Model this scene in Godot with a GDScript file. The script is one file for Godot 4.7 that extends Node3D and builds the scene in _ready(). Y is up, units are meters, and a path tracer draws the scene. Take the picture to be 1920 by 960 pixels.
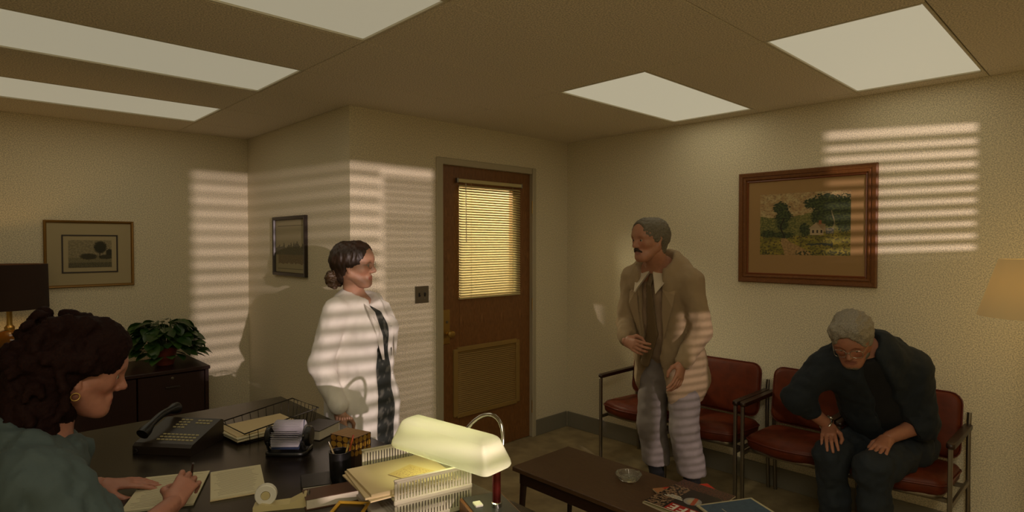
extends Node3D
# Waiting room with a reception desk. Helpers first; _ready() sets camera, air and lights, then the room, then the things.
var used := {}
var mats := {}
var tex := {}
var rng := RandomNumberGenerator.new()
var fold := FastNoiseLite.new()

# ---------------------------------------------------------------- nodes
func numbered(n: String) -> String:
	if not used.has(n):
		used[n] = 0
		return n
	used[n] += 1
	return "%s_%03d" % [n, used[n]]

func thing(called: String, label: String, category: String, at := Vector3.ZERO, turn := 0.0, group := "") -> Node3D:
	var o := Node3D.new()
	o.name = numbered(called)
	add_child(o)
	o.position = at
	o.rotation_degrees.y = turn
	o.set_meta("label", label)
	o.set_meta("category", category)
	if group:
		o.set_meta("group", group)
	return o

func struct_node(called: String, label: String) -> Node3D:
	var o := Node3D.new()
	o.name = called
	add_child(o)
	o.set_meta("kind", "structure")
	o.set_meta("label", label)
	return o

func part(called: String, shape, m: Material, parent: Node, at := Vector3.ZERO) -> MeshInstance3D:
	var o := MeshInstance3D.new()
	o.name = called
	if shape is SurfaceTool:
		shape.generate_normals()
		o.mesh = shape.commit()
	else:
		o.mesh = shape
	o.material_override = m
	o.position = at
	parent.add_child(o, true)
	return o

func struct(called: String, shape, m: Material, label: String) -> MeshInstance3D:
	var o := part(called, shape, m, self)
	o.set_meta("kind", "structure")
	o.set_meta("label", label)
	return o

# ---------------------------------------------------------------- shapes
func mb() -> SurfaceTool:
	var st := SurfaceTool.new()
	st.begin(Mesh.PRIMITIVE_TRIANGLES)
	st.set_smooth_group(-1)
	return st

func tri(st: SurfaceTool, a: Vector3, b: Vector3, c: Vector3, out: Vector3) -> void:
	if (a - c).cross(a - b).dot(out) < 0.0:
		var k := b
		b = c
		c = k
	st.add_vertex(a)
	st.add_vertex(b)
	st.add_vertex(c)

func quad(st: SurfaceTool, a: Vector3, b: Vector3, c: Vector3, d: Vector3, out: Vector3) -> void:
	tri(st, a, b, c, out)
	tri(st, a, c, d, out)

func bx(st: SurfaceTool, c: Vector3, s: Vector3, bev := 0.0, bas := Basis()) -> SurfaceTool:
	st.set_smooth_group(-1)
	var h := s * 0.5
	var e := minf(bev, minf(h.x, minf(h.y, h.z)) * 0.9)
	for ax in 3:
		var u := (ax + 1) % 3
		var w := (ax + 2) % 3
		for sg in [-1.0, 1.0]:
			var p: Array[Vector3] = []
			for q in [[-1, -1], [1, -1], [1, 1], [-1, 1]]:
				var v := Vector3.ZERO
				v[ax] = h[ax] * sg
				v[u] = (h[u] - e) * q[0]
				v[w] = (h[w] - e) * q[1]
				p.append(c + bas * v)
			var o := Vector3.ZERO
			o[ax] = sg
			quad(st, p[0], p[1], p[2], p[3], bas * o)
	if e > 0.0:
		for ax in 3:
			var u := (ax + 1) % 3
			var w := (ax + 2) % 3
			for su in [-1.0, 1.0]:
				for sw in [-1.0, 1.0]:
					var p: Array[Vector3] = []
					for q in [[-1, 0], [1, 0], [1, 1], [-1, 1]]:
						var v := Vector3.ZERO
						v[ax] = (h[ax] - e) * q[0]
						v[u] = (h[u] - (e if q[1] else 0.0)) * su
						v[w] = (h[w] - (0.0 if q[1] else e)) * sw
						p.append(c + bas * v)
					var o := Vector3.ZERO
					o[u] = su
					o[w] = sw
					quad(st, p[0], p[1], p[2], p[3], bas * o)
		for sx in [-1.0, 1.0]:
			for sy in [-1.0, 1.0]:
				for sz in [-1.0, 1.0]:
					var g := Vector3(sx, sy, sz)
					var i := h - Vector3(e, e, e)
					tri(st, c + bas * (g * Vector3(h.x, i.y, i.z)), c + bas * (g * Vector3(i.x, h.y, i.z)), c + bas * (g * Vector3(i.x, i.y, h.z)), bas * g)
	return st

func box(c: Vector3, s: Vector3, bev := 0.0, bas := Basis()) -> SurfaceTool:
	return bx(mb(), c, s, bev, bas)

func span(lo: Vector3, hi: Vector3, bev := 0.0) -> SurfaceTool:
	return bx(mb(), (lo + hi) * 0.5, hi - lo, bev)

func tube(st: SurfaceTool, pts: Array, r, sides := 8, closed := false) -> SurfaceTool:
	var n := pts.size()
	var rings := []
	var side := Vector3.ZERO
	for i in n:
		var p: Vector3 = pts[i]
		var a: Vector3 = pts[(i - 1 + n) % n] if closed else pts[maxi(i - 1, 0)]
		var b: Vector3 = pts[(i + 1) % n] if closed else pts[mini(i + 1, n - 1)]
		var d := (b - a).normalized()
		if side == Vector3.ZERO:
			side = d.cross(Vector3.UP if absf(d.y) < 0.9 else Vector3.RIGHT).normalized()
		side = (side - d * side.dot(d)).normalized()
		var up := d.cross(side)
		var rad: float = r[i] if r is Array else r
		var ring: Array[Vector3] = []
		for k in sides:
			var t := TAU * k / sides
			ring.append(p + (side * cos(t) + up * sin(t)) * rad)
		rings.append(ring)
	st.set_smooth_group(1)
	for i in (n if closed else n - 1):
		var j := (i + 1) % n
		for k in sides:
			var l := (k + 1) % sides
			var m: Vector3 = (rings[i][k] + rings[j][l]) * 0.5 - (pts[i] + pts[j]) * 0.5
			quad(st, rings[i][k], rings[i][l], rings[j][l], rings[j][k], m)
	if not closed:
		st.set_smooth_group(-1)
		for e in [[0, 1], [n - 1, n - 2]]:
			for k in sides:
				tri(st, pts[e[0]], rings[e[0]][k], rings[e[0]][(k + 1) % sides], pts[e[0]] - pts[e[1]])
	return st

# profile of Vector2(radius, height), outside going up
func lathe(st: SurfaceTool, prof: Array, segs := 24, xf := Transform3D(), ribs := 0, rib := 0.0) -> SurfaceTool:
	var group := 2
	for i in prof.size() - 1:
		var a: Vector2 = prof[i]
		var b: Vector2 = prof[i + 1]
		if i > 0:
			var d0: Vector2 = (a - prof[i - 1]).normalized()
			if d0.dot((b - a).normalized()) < 0.8:
				group += 1
		st.set_smooth_group(group)
		var nr := Vector2(b.y - a.y, a.x - b.x)
		for k in segs:
			var t0 := TAU * k / segs
			var t1 := TAU * (k + 1) / segs
			var w0 := 1.0 + (rib * absf(sin(t0 * ribs * 0.5)) if ribs else 0.0)
			var w1 := 1.0 + (rib * absf(sin(t1 * ribs * 0.5)) if ribs else 0.0)
			var c0 := Vector3(cos(t0), 0, sin(t0))
			var c1 := Vector3(cos(t1), 0, sin(t1))
			var m := (c0 + c1).normalized() * nr.x + Vector3.UP * nr.y
			var p0 := xf * (c0 * a.x * w0 + Vector3.UP * a.y)
			var p1 := xf * (c1 * a.x * w1 + Vector3.UP * a.y)
			var p2 := xf * (c1 * b.x * w1 + Vector3.UP * b.y)
			var p3 := xf * (c0 * b.x * w0 + Vector3.UP * b.y)
			if a.x > 1e-5:
				tri(st, p0, p1, p2, xf.basis * m)
			if b.x > 1e-5:
				tri(st, p0, p2, p3, xf.basis * m)
	return st

# polygon in local xy, swept along local z
func prism(st: SurfaceTool, poly: PackedVector2Array, depth: float, xf := Transform3D()) -> SurfaceTool:
	st.set_smooth_group(-1)
	var idx := Geometry2D.triangulate_polygon(poly)
	for sg in [-0.5, 0.5]:
		for i in range(0, idx.size(), 3):
			var p := []
			for k in 3:
				p.append(xf * Vector3(poly[idx[i + k]].x, poly[idx[i + k]].y, depth * sg))
			tri(st, p[0], p[1], p[2], xf.basis * Vector3(0, 0, sg))
	var area := 0.0
	for i in poly.size():
		var j := (i + 1) % poly.size()
		area += poly[i].x * poly[j].y - poly[j].x * poly[i].y
	for i in poly.size():
		var a := poly[i]
		var b := poly[(i + 1) % poly.size()]
		var o := Vector3(b.y - a.y, a.x - b.x, 0) * signf(area)
		quad(st, xf * Vector3(a.x, a.y, -depth / 2), xf * Vector3(b.x, b.y, -depth / 2), xf * Vector3(b.x, b.y, depth / 2), xf * Vector3(a.x, a.y, depth / 2), xf.basis * o)
	return st

# upholstered slab: outline in local xz, thickness along y, rounded rim, domed faces
func cushion(outline: Array, h: float, rim: float, crown: float, xf := Transform3D()) -> SurfaceTool:
	var st := mb()
	st.set_smooth_group(1)
	var n := outline.size()
	var c := Vector2.ZERO
	for p in outline:
		c += p / n
	var rings := []
	var steps := [[0.45, -1.0, 0.0], [0.8, -1.0, 0.0]]
	for k in 7:
		var t := PI * (k / 6.0 - 0.5)
		steps.append([-1.0, sin(t), cos(t)])
	steps.append([0.8, 1.0, 0.0])
	steps.append([0.45, 1.0, 0.0])
	for s in steps:
		var ring := []
		for p in outline:
			var q: Vector2 = p - c
			var y: float
			if s[0] < 0.0:
				q -= q.normalized() * rim * (1.0 - s[2])
				y = (h / 2 - rim) * signf(s[1]) + rim * s[1]
			else:
				q *= s[0]
				y = s[1] * (h / 2 + crown * (1.0 - s[0] * s[0]))
			ring.append(xf * Vector3(q.x + c.x, y, q.y + c.y))
		rings.append(ring)
	var mid := xf * Vector3(c.x, 0, c.y)
	for i in rings.size() - 1:
		for k in n:
			var l := (k + 1) % n
			quad(st, rings[i][k], rings[i][l], rings[i + 1][l], rings[i + 1][k], (rings[i][k] + rings[i + 1][l]) * 0.5 - mid + xf.basis.y * (-0.3 if i < 2 else 0.3 if i > 8 else 0.0) * 0.3)
	for e in [[0, -1.0], [rings.size() - 1, 1.0]]:
		var p0: Vector3 = xf * Vector3(c.x, e[1] * (h / 2 + crown), c.y)
		for k in n:
			tri(st, p0, rings[e[0]][k], rings[e[0]][(k + 1) % n], xf.basis.y * e[1])
	return st

func round_rect(w: float, d: float, r: float, bow := 0.0, each := 5) -> Array:
	var o := []
	for q in [[1, 1, 0.0], [-1, 1, 0.5], [-1, -1, 1.0], [1, -1, 1.5]]:
		for k in each:
			var t: float = PI * (q[2] + 0.5 * k / (each - 1))
			var p := Vector2(q[0] * (w / 2 - r) + cos(t) * r, q[1] * (d / 2 - r) + sin(t) * r)
			o.append(p)
		if q[0] == 1 and q[1] == 1 and bow > 0.0:
			for k in 7:
				var x := lerpf(w / 2 - r, r - w / 2, (k + 1) / 8.0)
				o.append(Vector2(x, d / 2 + bow * (1.0 - pow(x / (w / 2 - r), 2))))
	return o

# a flat print with its own picture coordinates, facing up (y) or forward (z)
func sheet(w: float, h: float, flat := false) -> QuadMesh:
	var q := QuadMesh.new()
	q.size = Vector2(w, h)
	if flat:
		q.orientation = PlaneMesh.FACE_Y
	return q

# ---------------------------------------------------------------- materials
func noise_tex(key: String, freq: float, ramp: Array, oct := 3, size := 512, kind := FastNoiseLite.TYPE_SIMPLEX_SMOOTH) -> NoiseTexture2D:
	var n := FastNoiseLite.new()
	n.noise_type = kind
	n.frequency = freq
	n.fractal_octaves = oct
	n.seed = key.hash() % 1000
	var t := NoiseTexture2D.new()
	t.width = size
	t.height = size
	t.seamless = true
	t.noise = n
	if ramp:
		var g := Gradient.new()
		g.offsets = PackedFloat32Array(ramp.map(func(r): return r[0]))
		g.colors = PackedColorArray(ramp.map(func(r): return r[1]))
		t.color_ramp = g
	tex[key] = t
	return t

func gv(v: float) -> Color:
	return Color(v, v, v)

# colour given as sRGB
func mat(key: String, c: Color, rough := 0.7, how := {}) -> StandardMaterial3D:
	if mats.has(key):
		return mats[key]
	var m := StandardMaterial3D.new()
	m.resource_name = key
	m.albedo_color = c
	m.roughness = rough
	m.metallic = how.get("metal", 0.0)
	m.metallic_specular = how.get("spec", 0.5)
	if how.has("tex"):
		m.albedo_texture = tex[how.tex]
	if how.has("bump"):
		m.heightmap_enabled = true
		m.heightmap_texture = tex[how.get("bump_tex", how.get("tex"))]
		m.heightmap_scale = how.bump
	if how.has("tex") or how.has("bump"):
		m.uv1_triplanar = true
		m.uv1_world_triplanar = how.get("world", false)
		m.uv1_scale = how.get("scale", Vector3.ONE)
	if how.has("coat"):
		m.clearcoat_enabled = true
		m.clearcoat = how.coat
		m.clearcoat_roughness = how.get("coat_rough", 0.15)
	if how.has("rim"):
		m.rim_enabled = true
		m.rim = how.rim
		m.rim_tint = 0.6
	if how.has("glow"):
		m.emission_enabled = true
		m.emission = how.glow
		m.emission_energy_multiplier = how.get("power", 1.0)
	if how.has("back"):
		m.backlight_enabled = true
		m.backlight = how.back
	if how.get("vertex", false):
		m.vertex_color_use_as_albedo = true
	if how.has("sss"):
		m.subsurf_scatter_enabled = true
		m.subsurf_scatter_strength = how.sss
	mats[key] = m
	return m

func glass(key: String, c: Color, alpha: float) -> StandardMaterial3D:
	if mats.has(key):
		return mats[key]
	var m := StandardMaterial3D.new()
	m.resource_name = key
	m.albedo_color = Color(c.r, c.g, c.b, alpha)
	m.transparency = BaseMaterial3D.TRANSPARENCY_ALPHA
	m.roughness = 0.03
	mats[key] = m
	return m

# a picture computed pixel by pixel; f(u, v) -> sRGB colour
func picture(key: String, w: int, h: int, f: Callable, rough := 0.8) -> StandardMaterial3D:
	var im := Image.create(w, h, false, Image.FORMAT_RGB8)
	for y in h:
		for x in w:
			im.set_pixel(x, y, f.call((x + 0.5) / w, (y + 0.5) / h))
	var m := StandardMaterial3D.new()
	m.resource_name = key
	m.albedo_texture = ImageTexture.create_from_image(im)
	m.roughness = rough
	m.texture_repeat = false
	mats[key] = m
	return m

# ---------------------------------------------------------------- scene
func _ready() -> void:
	rng.seed = 7
	fold.seed = 3
	fold.frequency = 1.0
	fold.fractal_octaves = 2
	# camera: eye at 1.57 m, 46.6 degrees high
	var cam := Camera3D.new()
	cam.name = "camera"
	cam.position = Vector3(0, 1.57, 0)
	cam.rotation_degrees = Vector3(-1.23, -43.74, 0)
	cam.fov = rad_to_deg(2.0 * atan(480.0 / 1115.0))
	cam.near = 0.05
	add_child(cam)
	cam.current = true
	# air: dusk outside
	var env := Environment.new()
	env.background_mode = Environment.BG_COLOR
	env.background_color = Color(0.10, 0.10, 0.13)
	env.tonemap_mode = Environment.TONE_MAPPER_LINEAR
	env.tonemap_exposure = 1.0
	env.sdfgi_enabled = true
	env.ssao_enabled = true
	env.ssil_enabled = true
	var we := WorldEnvironment.new()
	we.name = "air"
	we.environment = env
	add_child(we)
	# lamp out of view, placed to throw stripes through the blinds
	var spot := SpotLight3D.new()
	spot.name = "unseen_lamp_beam"
	spot.position = Vector3(-0.3, 1.80, 5.0)
	add_child(spot)
	spot.look_at(Vector3(1.25, 1.5, 1.6))
	spot.spot_angle = 38.0
	spot.spot_angle_attenuation = 0.4
	spot.spot_range = 30.0
	spot.spot_attenuation = 2.0
	spot.light_color = Color(1.0, 0.90, 0.88)
	spot.light_energy = 66.0
	spot.light_size = 0.022
	spot.shadow_enabled = true

	make_textures()
	room()
	ceiling()
	door()
	windows()
	pictures()
	chairs()
	coffee_table()
	desk()
	credenza()
	lamps()
	desk_things()
	people()

func make_textures() -> void:
	noise_tex("speckle", 0.2, [[0.0, gv(0.70)], [0.4, gv(0.86)], [0.55, gv(0.95)], [0.7, gv(1.0)], [1.0, gv(1.0)]], 3)
	noise_tex("cloth", 0.3, [[0.0, gv(0.62)], [0.5, gv(0.85)], [1.0, gv(1.0)]], 2)
	noise_tex("grain", 0.02, [[0.0, Color(0.62, 0.56, 0.5)], [0.4, Color(0.85, 0.82, 0.78)], [0.55, Color(0.74, 0.70, 0.66)], [1.0, gv(1.0)]], 4)
	noise_tex("linen", 0.3, [[0.0, gv(0.84)], [0.5, gv(0.95)], [1.0, gv(1.0)]], 2)
	noise_tex("patch", 0.012, [[0.0, gv(0.78)], [0.5, gv(0.9)], [1.0, gv(1.0)]], 4)
	noise_tex("hair", 0.05, [[0.0, gv(0.45)], [0.5, gv(0.8)], [1.0, gv(1.0)]], 3)
	mat("wall", Color(0.93, 0.885, 0.765), 0.85, {tex = "speckle", scale = Vector3(1.2, 1.2, 1.2), world = true, bump = 0.06})
	mat("tile", Color(0.95, 0.905, 0.82), 0.9, {tex = "speckle", scale = Vector3(1.1, 1.1, 1.1), world = true, bump = 0.05})
	mat("slab", Color(0.35, 0.32, 0.28), 0.9)
	mat("floor", Color(0.68, 0.61, 0.46), 0.6, {tex = "patch", scale = Vector3(0.9, 0.9, 0.9), world = true})
	mat("base", Color(0.48, 0.46, 0.40), 0.6)
	mat("trim", Color(0.70, 0.66, 0.56), 0.5)
	mat("door_wood", Color(0.62, 0.43, 0.24), 0.42, {tex = "grain", scale = Vector3(5, 0.6, 5)})
	mat("dark_wood", Color(0.20, 0.11, 0.065), 0.4, {tex = "grain", scale = Vector3(5, 5, 0.7)})
	mat("table_wood", Color(0.38, 0.28, 0.185), 0.45, {tex = "grain", scale = Vector3(6, 6, 0.7)})
	mat("desk_top", Color(0.13, 0.10, 0.075), 0.25, {tex = "grain", scale = Vector3(5, 5, 0.7)})
	mat("cabinet_wood", Color(0.20, 0.09, 0.06), 0.4, {tex = "grain", scale = Vector3(6, 0.8, 6)})
	mat("frame_wood", Color(0.54, 0.35, 0.18), 0.35, {tex = "grain", scale = Vector3(3, 3, 3)})
	mat("frame_lip", Color(0.46, 0.25, 0.13), 0.35)
	mat("frame_gold", Color(0.52, 0.38, 0.16), 0.35, {metal = 0.4})
	mat("frame_dark", Color(0.16, 0.11, 0.07), 0.4)
	mat("mat_tan", Color(0.66, 0.52, 0.33), 0.9, {tex = "speckle", scale = Vector3(3, 3, 3)})
	mat("mat_cream", Color(0.68, 0.62, 0.48), 0.9)
	mat("slat_cream", Color(0.78, 0.72, 0.52), 0.45, {back = Color(0.28, 0.26, 0.20)})
	mat("slat_white", Color(0.75, 0.73, 0.68), 0.5)
	mat("louver", Color(0.58, 0.46, 0.24), 0.5)
	mat("brass", Color(0.76, 0.63, 0.36), 0.42, {metal = 1.0})
	mat("steel", Color(0.55, 0.53, 0.48), 0.35, {metal = 1.0})
	mat("chrome", Color(0.72, 0.71, 0.68), 0.15, {metal = 1.0})
	mat("leg_metal", Color(0.56, 0.53, 0.48), 0.42, {metal = 1.0})
	mat("red_vinyl", Color(0.40, 0.16, 0.06), 0.5, {spec = 0.35, tex = "patch", scale = Vector3(2, 2, 2), bump = 0.05, bump_tex = "cloth"})
	mat("piping", Color(0.36, 0.12, 0.05), 0.4)
	mat("arm_wood", Color(0.22, 0.13, 0.075), 0.4, {tex = "grain", scale = Vector3(6, 6, 1)})
	mat("black_plastic", Color(0.06, 0.055, 0.05), 0.35)
	mat("brown_plastic", Color(0.13, 0.095, 0.075), 0.4)
	mat("key", Color(0.62, 0.58, 0.42), 0.5)
	mat("paper", Color(0.76, 0.72, 0.59), 0.9)
	mat("paper_warm", Color(0.74, 0.66, 0.50), 0.9)
	mat("page", Color(0.72, 0.68, 0.60), 0.9)
	mat("wire", Color(0.16, 0.14, 0.10), 0.4, {metal = 0.6})
	mat("white_plastic", Color(0.80, 0.78, 0.72), 0.4)
	mat("cream_plastic", Color(0.72, 0.66, 0.47), 0.4)
	mat("tray_grey", Color(0.62, 0.59, 0.50), 0.5)
	mat("yellow", Color(0.72, 0.55, 0.16), 0.45)
	mat("terracotta", Color(0.46, 0.18, 0.08), 0.7)
	mat("soil", Color(0.12, 0.08, 0.05), 1.0)
	mat("leaf", Color(0.13, 0.24, 0.09), 0.35, {back = Color(0.12, 0.2, 0.05)})
	mat("leaf_light", Color(0.20, 0.31, 0.12), 0.35, {back = Color(0.12, 0.2, 0.05)})
	mat("stem", Color(0.2, 0.28, 0.1), 0.6)
	glass("pane", Color(0.9, 0.92, 0.88), 0.06)

func room() -> void:
	var w: Material = mats.wall
	struct("floor", span(Vector3(-1.82, -0.1, -5.17), Vector3(3.98, 0, 1.72)), mats.floor, "olive brown vinyl floor of the waiting room")
	struct("wall_east", span(Vector3(3.86, 0, -5.17), Vector3(3.98, 2.44, 1.72)), w, "speckled beige wall behind the row of red chairs")
	struct("wall_north", span(Vector3(-1.82, 0, -5.17), Vector3(1.82, 2.44, -5.05)), w, "speckled beige wall behind the wooden cabinet and potted plant")
	struct("wall_alcove", span(Vector3(1.82, 0, -5.17), Vector3(1.94, 2.44, -3.47)), w, "speckled beige return wall with the narrow framed print")
	struct("wall_west", span(Vector3(-1.82, 0, -5.17), Vector3(-1.70, 2.44, 1.72)), w, "beige side wall behind the receptionist")
	var st := span(Vector3(1.82, 0, -3.47), Vector3(2.50, 2.44, -3.35))
	bx(st, Vector3((3.46 + 3.86) / 2, 1.22, -3.41), Vector3(0.40, 2.44, 0.12))
	bx(st, Vector3(2.98, 2.295, -3.41), Vector3(0.96, 0.29, 0.12))
	struct("wall_door", st, w, "speckled beige wall around the wooden door")
	# corridor behind the door
	struct("wall_corridor", span(Vector3(1.94, 0, -5.17), Vector3(3.86, 2.44, -5.05)), mat("corridor_wall", Color(0.80, 0.74, 0.58), 0.9), "pale corridor wall beyond the door glass")
	# south wall out of view, three openings sized to place light patches
	var xs := [-1.82, 0.24, 0.82, 1.27, 1.47, 1.86, 2.24, 3.98]
	st = mb()
	for i in range(0, 8, 2):
		bx(st, Vector3((xs[i] + xs[i + 1]) / 2, 1.22, 1.66), Vector3(xs[i + 1] - xs[i], 2.44, 0.12))
	for o in [[0.24, 0.82, 1.04, 1.94], [1.27, 1.47, 0.90, 1.52], [1.86, 2.24, 1.60, 2.07]]:
		bx(st, Vector3((o[0] + o[1]) / 2, o[2] / 2, 1.66), Vector3(o[1] - o[0], o[2], 0.12))
		bx(st, Vector3((o[0] + o[1]) / 2, (2.44 + o[3]) / 2, 1.66), Vector3(o[1] - o[0], 2.44 - o[3], 0.12))
	struct("wall_south", st, w, "unseen beige outer wall with three narrow windows shaped to place light patches")
	# cove baseboards
	var b: Material = mats.base
	struct("baseboard_east", span(Vector3(3.850, 0, -3.34), Vector3(3.86, 0.13, 1.6), 0.003), b, "dark grey vinyl baseboard behind the red chairs")
	st = span(Vector3(3.465, 0, -3.35), Vector3(3.85, 0.13, -3.34), 0.003)
	bx(st, Vector3(2.15, 0.065, -3.345), Vector3(0.65, 0.13, 0.01), 0.003)
	struct("baseboard_door", st, b, "dark grey vinyl baseboard beside the wooden door")
	struct("baseboard_alcove", span(Vector3(1.81, 0, -5.04), Vector3(1.82, 0.13, -3.35), 0.003), b, "dark grey vinyl baseboard under the narrow framed print")
	struct("baseboard_north", span(Vector3(-1.7, 0, -5.05), Vector3(1.81, 0.13, -5.04), 0.003), b, "dark grey vinyl baseboard behind the cabinet")
	# ground outside, with the unseen lamp on its stand
	struct("ground", span(Vector3(-4, -0.25, 1.72), Vector3(6, -0.1, 8)), mats.slab, "dark ground outside the windows")
	var f := thing("unseen_floodlight", "black flood lamp on a stand, out of view, placed to throw light through the blinds", "unseen_floodlight", Vector3(-0.3, -0.1, 5.0), 155.0)
	part("pole", tube(mb(), [Vector3(0, 0, 0), Vector3(0, 1.80, 0)], 0.018), mats.black_plastic, f)
	part("base_plate", lathe(mb(), [Vector2(0, 0), Vector2(0.2, 0), Vector2(0.2, 0.02), Vector2(0, 0.03)]), mats.black_plastic, f)
	part("housing", box(Vector3(0, 1.90, -0.10), Vector3(0.16, 0.16, 0.14), 0.02), mats.black_plastic, f)
	part("lamp_lens", lathe(mb(), [Vector2(0.0, 0), Vector2(0.032, 0), Vector2(0.032, 0.004), Vector2(0, 0.006)], 16, Transform3D(Basis(Vector3.RIGHT, PI / 2), Vector3(0, 1.90, -0.028))), mat("lens_glow", Color(1, 0.95, 0.9), 0.4, {glow = Color(1, 0.9, 0.88), power = 4.0}), f)

func ceiling() -> void:
	var c := struct_node("ceiling", "beige acoustic tile ceiling")
	part("ceiling_slab", span(Vector3(-1.82, 2.44, -5.17), Vector3(3.98, 2.6, 1.72)), mats.slab, c)
	var xs := [-1.70, -1.14, 0.08, 1.30, 2.52, 3.74, 3.86]
	var zs := [-5.05]
	for k in 12:
		zs.append(-4.58 + 0.58 * k)
	zs[12] = 1.6
	var lights := {"2,1": 1, "2,3": 1, "2,5": 1, "4,5": 1, "4,7": 1, "2,9": 1, "1,9": 1}  # last two slots are out of view, placed to light the walls
	var shapes := {}
	for i in xs.size() - 1:
		for j in zs.size() - 1:
			if xs[i] > 1.9 and zs[j + 1] < -3.3:
				continue
			var x0: float = xs[i]
			var x1: float = xs[i + 1]
			var z0: float = zs[j]
			var z1: float = zs[j + 1]
			if x0 >= 1.29 and z1 < -3.3:
				x1 = 1.82
			if lights.has("%d,%d" % [i, j]):
				panel_light(Vector3((x0 + x1) / 2, 2.42, (z0 + z1) / 2), x1 - x0, z1 - z0, i, j)
				continue
			var key := "%.3f_%.3f" % [x1 - x0, z1 - z0]
			if not shapes.has(key):
				var s := box(Vector3.ZERO, Vector3(x1 - x0 - 0.004, 0.02, z1 - z0 - 0.004), 0.003)
				s.generate_normals()
				shapes[key] = s.commit()
			part("ceiling_tile", shapes[key], mats.tile, c, Vector3((x0 + x1) / 2, 2.43, (z0 + z1) / 2))

func panel_light(at: Vector3, w: float, d: float, i: int, j: int) -> void:
	var where := {"2,1": "in the ceiling next to the wall with the cabinet", "2,3": "in the ceiling over the far end of the desk", "2,5": "in the ceiling over the near half of the desk", "4,5": "in the ceiling in front of the door wall corner", "4,7": "in the ceiling above the big landscape picture", "2,9": "out of view, placed to light the door wall", "1,9": "out of view, placed to light the door wall and the chair wall"}
	var t := thing("ceiling_light", "flush fluorescent panel light " + where["%d,%d" % [i, j]], "ceiling light", at, 0, "flush ceiling light panels")
	var st := mb()
	for s in [-1.0, 1.0]:
		bx(st, Vector3(0, 0.01, s * (d / 2 - 0.008)), Vector3(w - 0.004, 0.02, 0.012), 0.002)
		bx(st, Vector3(s * (w / 2 - 0.008), 0.01, 0), Vector3(0.012, 0.02, d - 0.03), 0.002)
	part("frame", st, mat("panel_frame", Color(0.8, 0.77, 0.68), 0.5), t)
	part("housing", box(Vector3(0, 0.0185, 0), Vector3(w - 0.03, 0.003, d - 0.03)), mats.panel_frame, t)
	var glow := mat("panel_glow_edge_dim", Color(0.6, 0.58, 0.5), 0.6, {glow = Color(1.0, 0.955, 0.82), power = 0.30}) if i == 2 else mat("panel_glow_b", Color(0.6, 0.58, 0.5), 0.6, {glow = Color(1.0, 0.955, 0.82), power = 0.39})  # left column glows weaker, edge darkening put into its emission
	part("light_diffuser", box(Vector3(0, 0.010, 0), Vector3(w - 0.03, 0.006, d - 0.03)), glow, t)
	var l := AreaLight3D.new()
	l.name = "panel_glow"
	l.area_size = Vector2(w - 0.04, d - 0.04)
	l.light_color = Color(1.0, 0.955, 0.84)
	l.light_energy = 2.4 if i == 1 else 1.5 if j == 9 else 0.10 if j == 7 else 0.15  # panels out of view set stronger, to light the far walls
	l.area_range = 12.0
	l.shadow_enabled = true
	l.position = Vector3(0, 0.004, 0)
	l.rotation_degrees.x = -90
	t.add_child(l)

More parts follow.
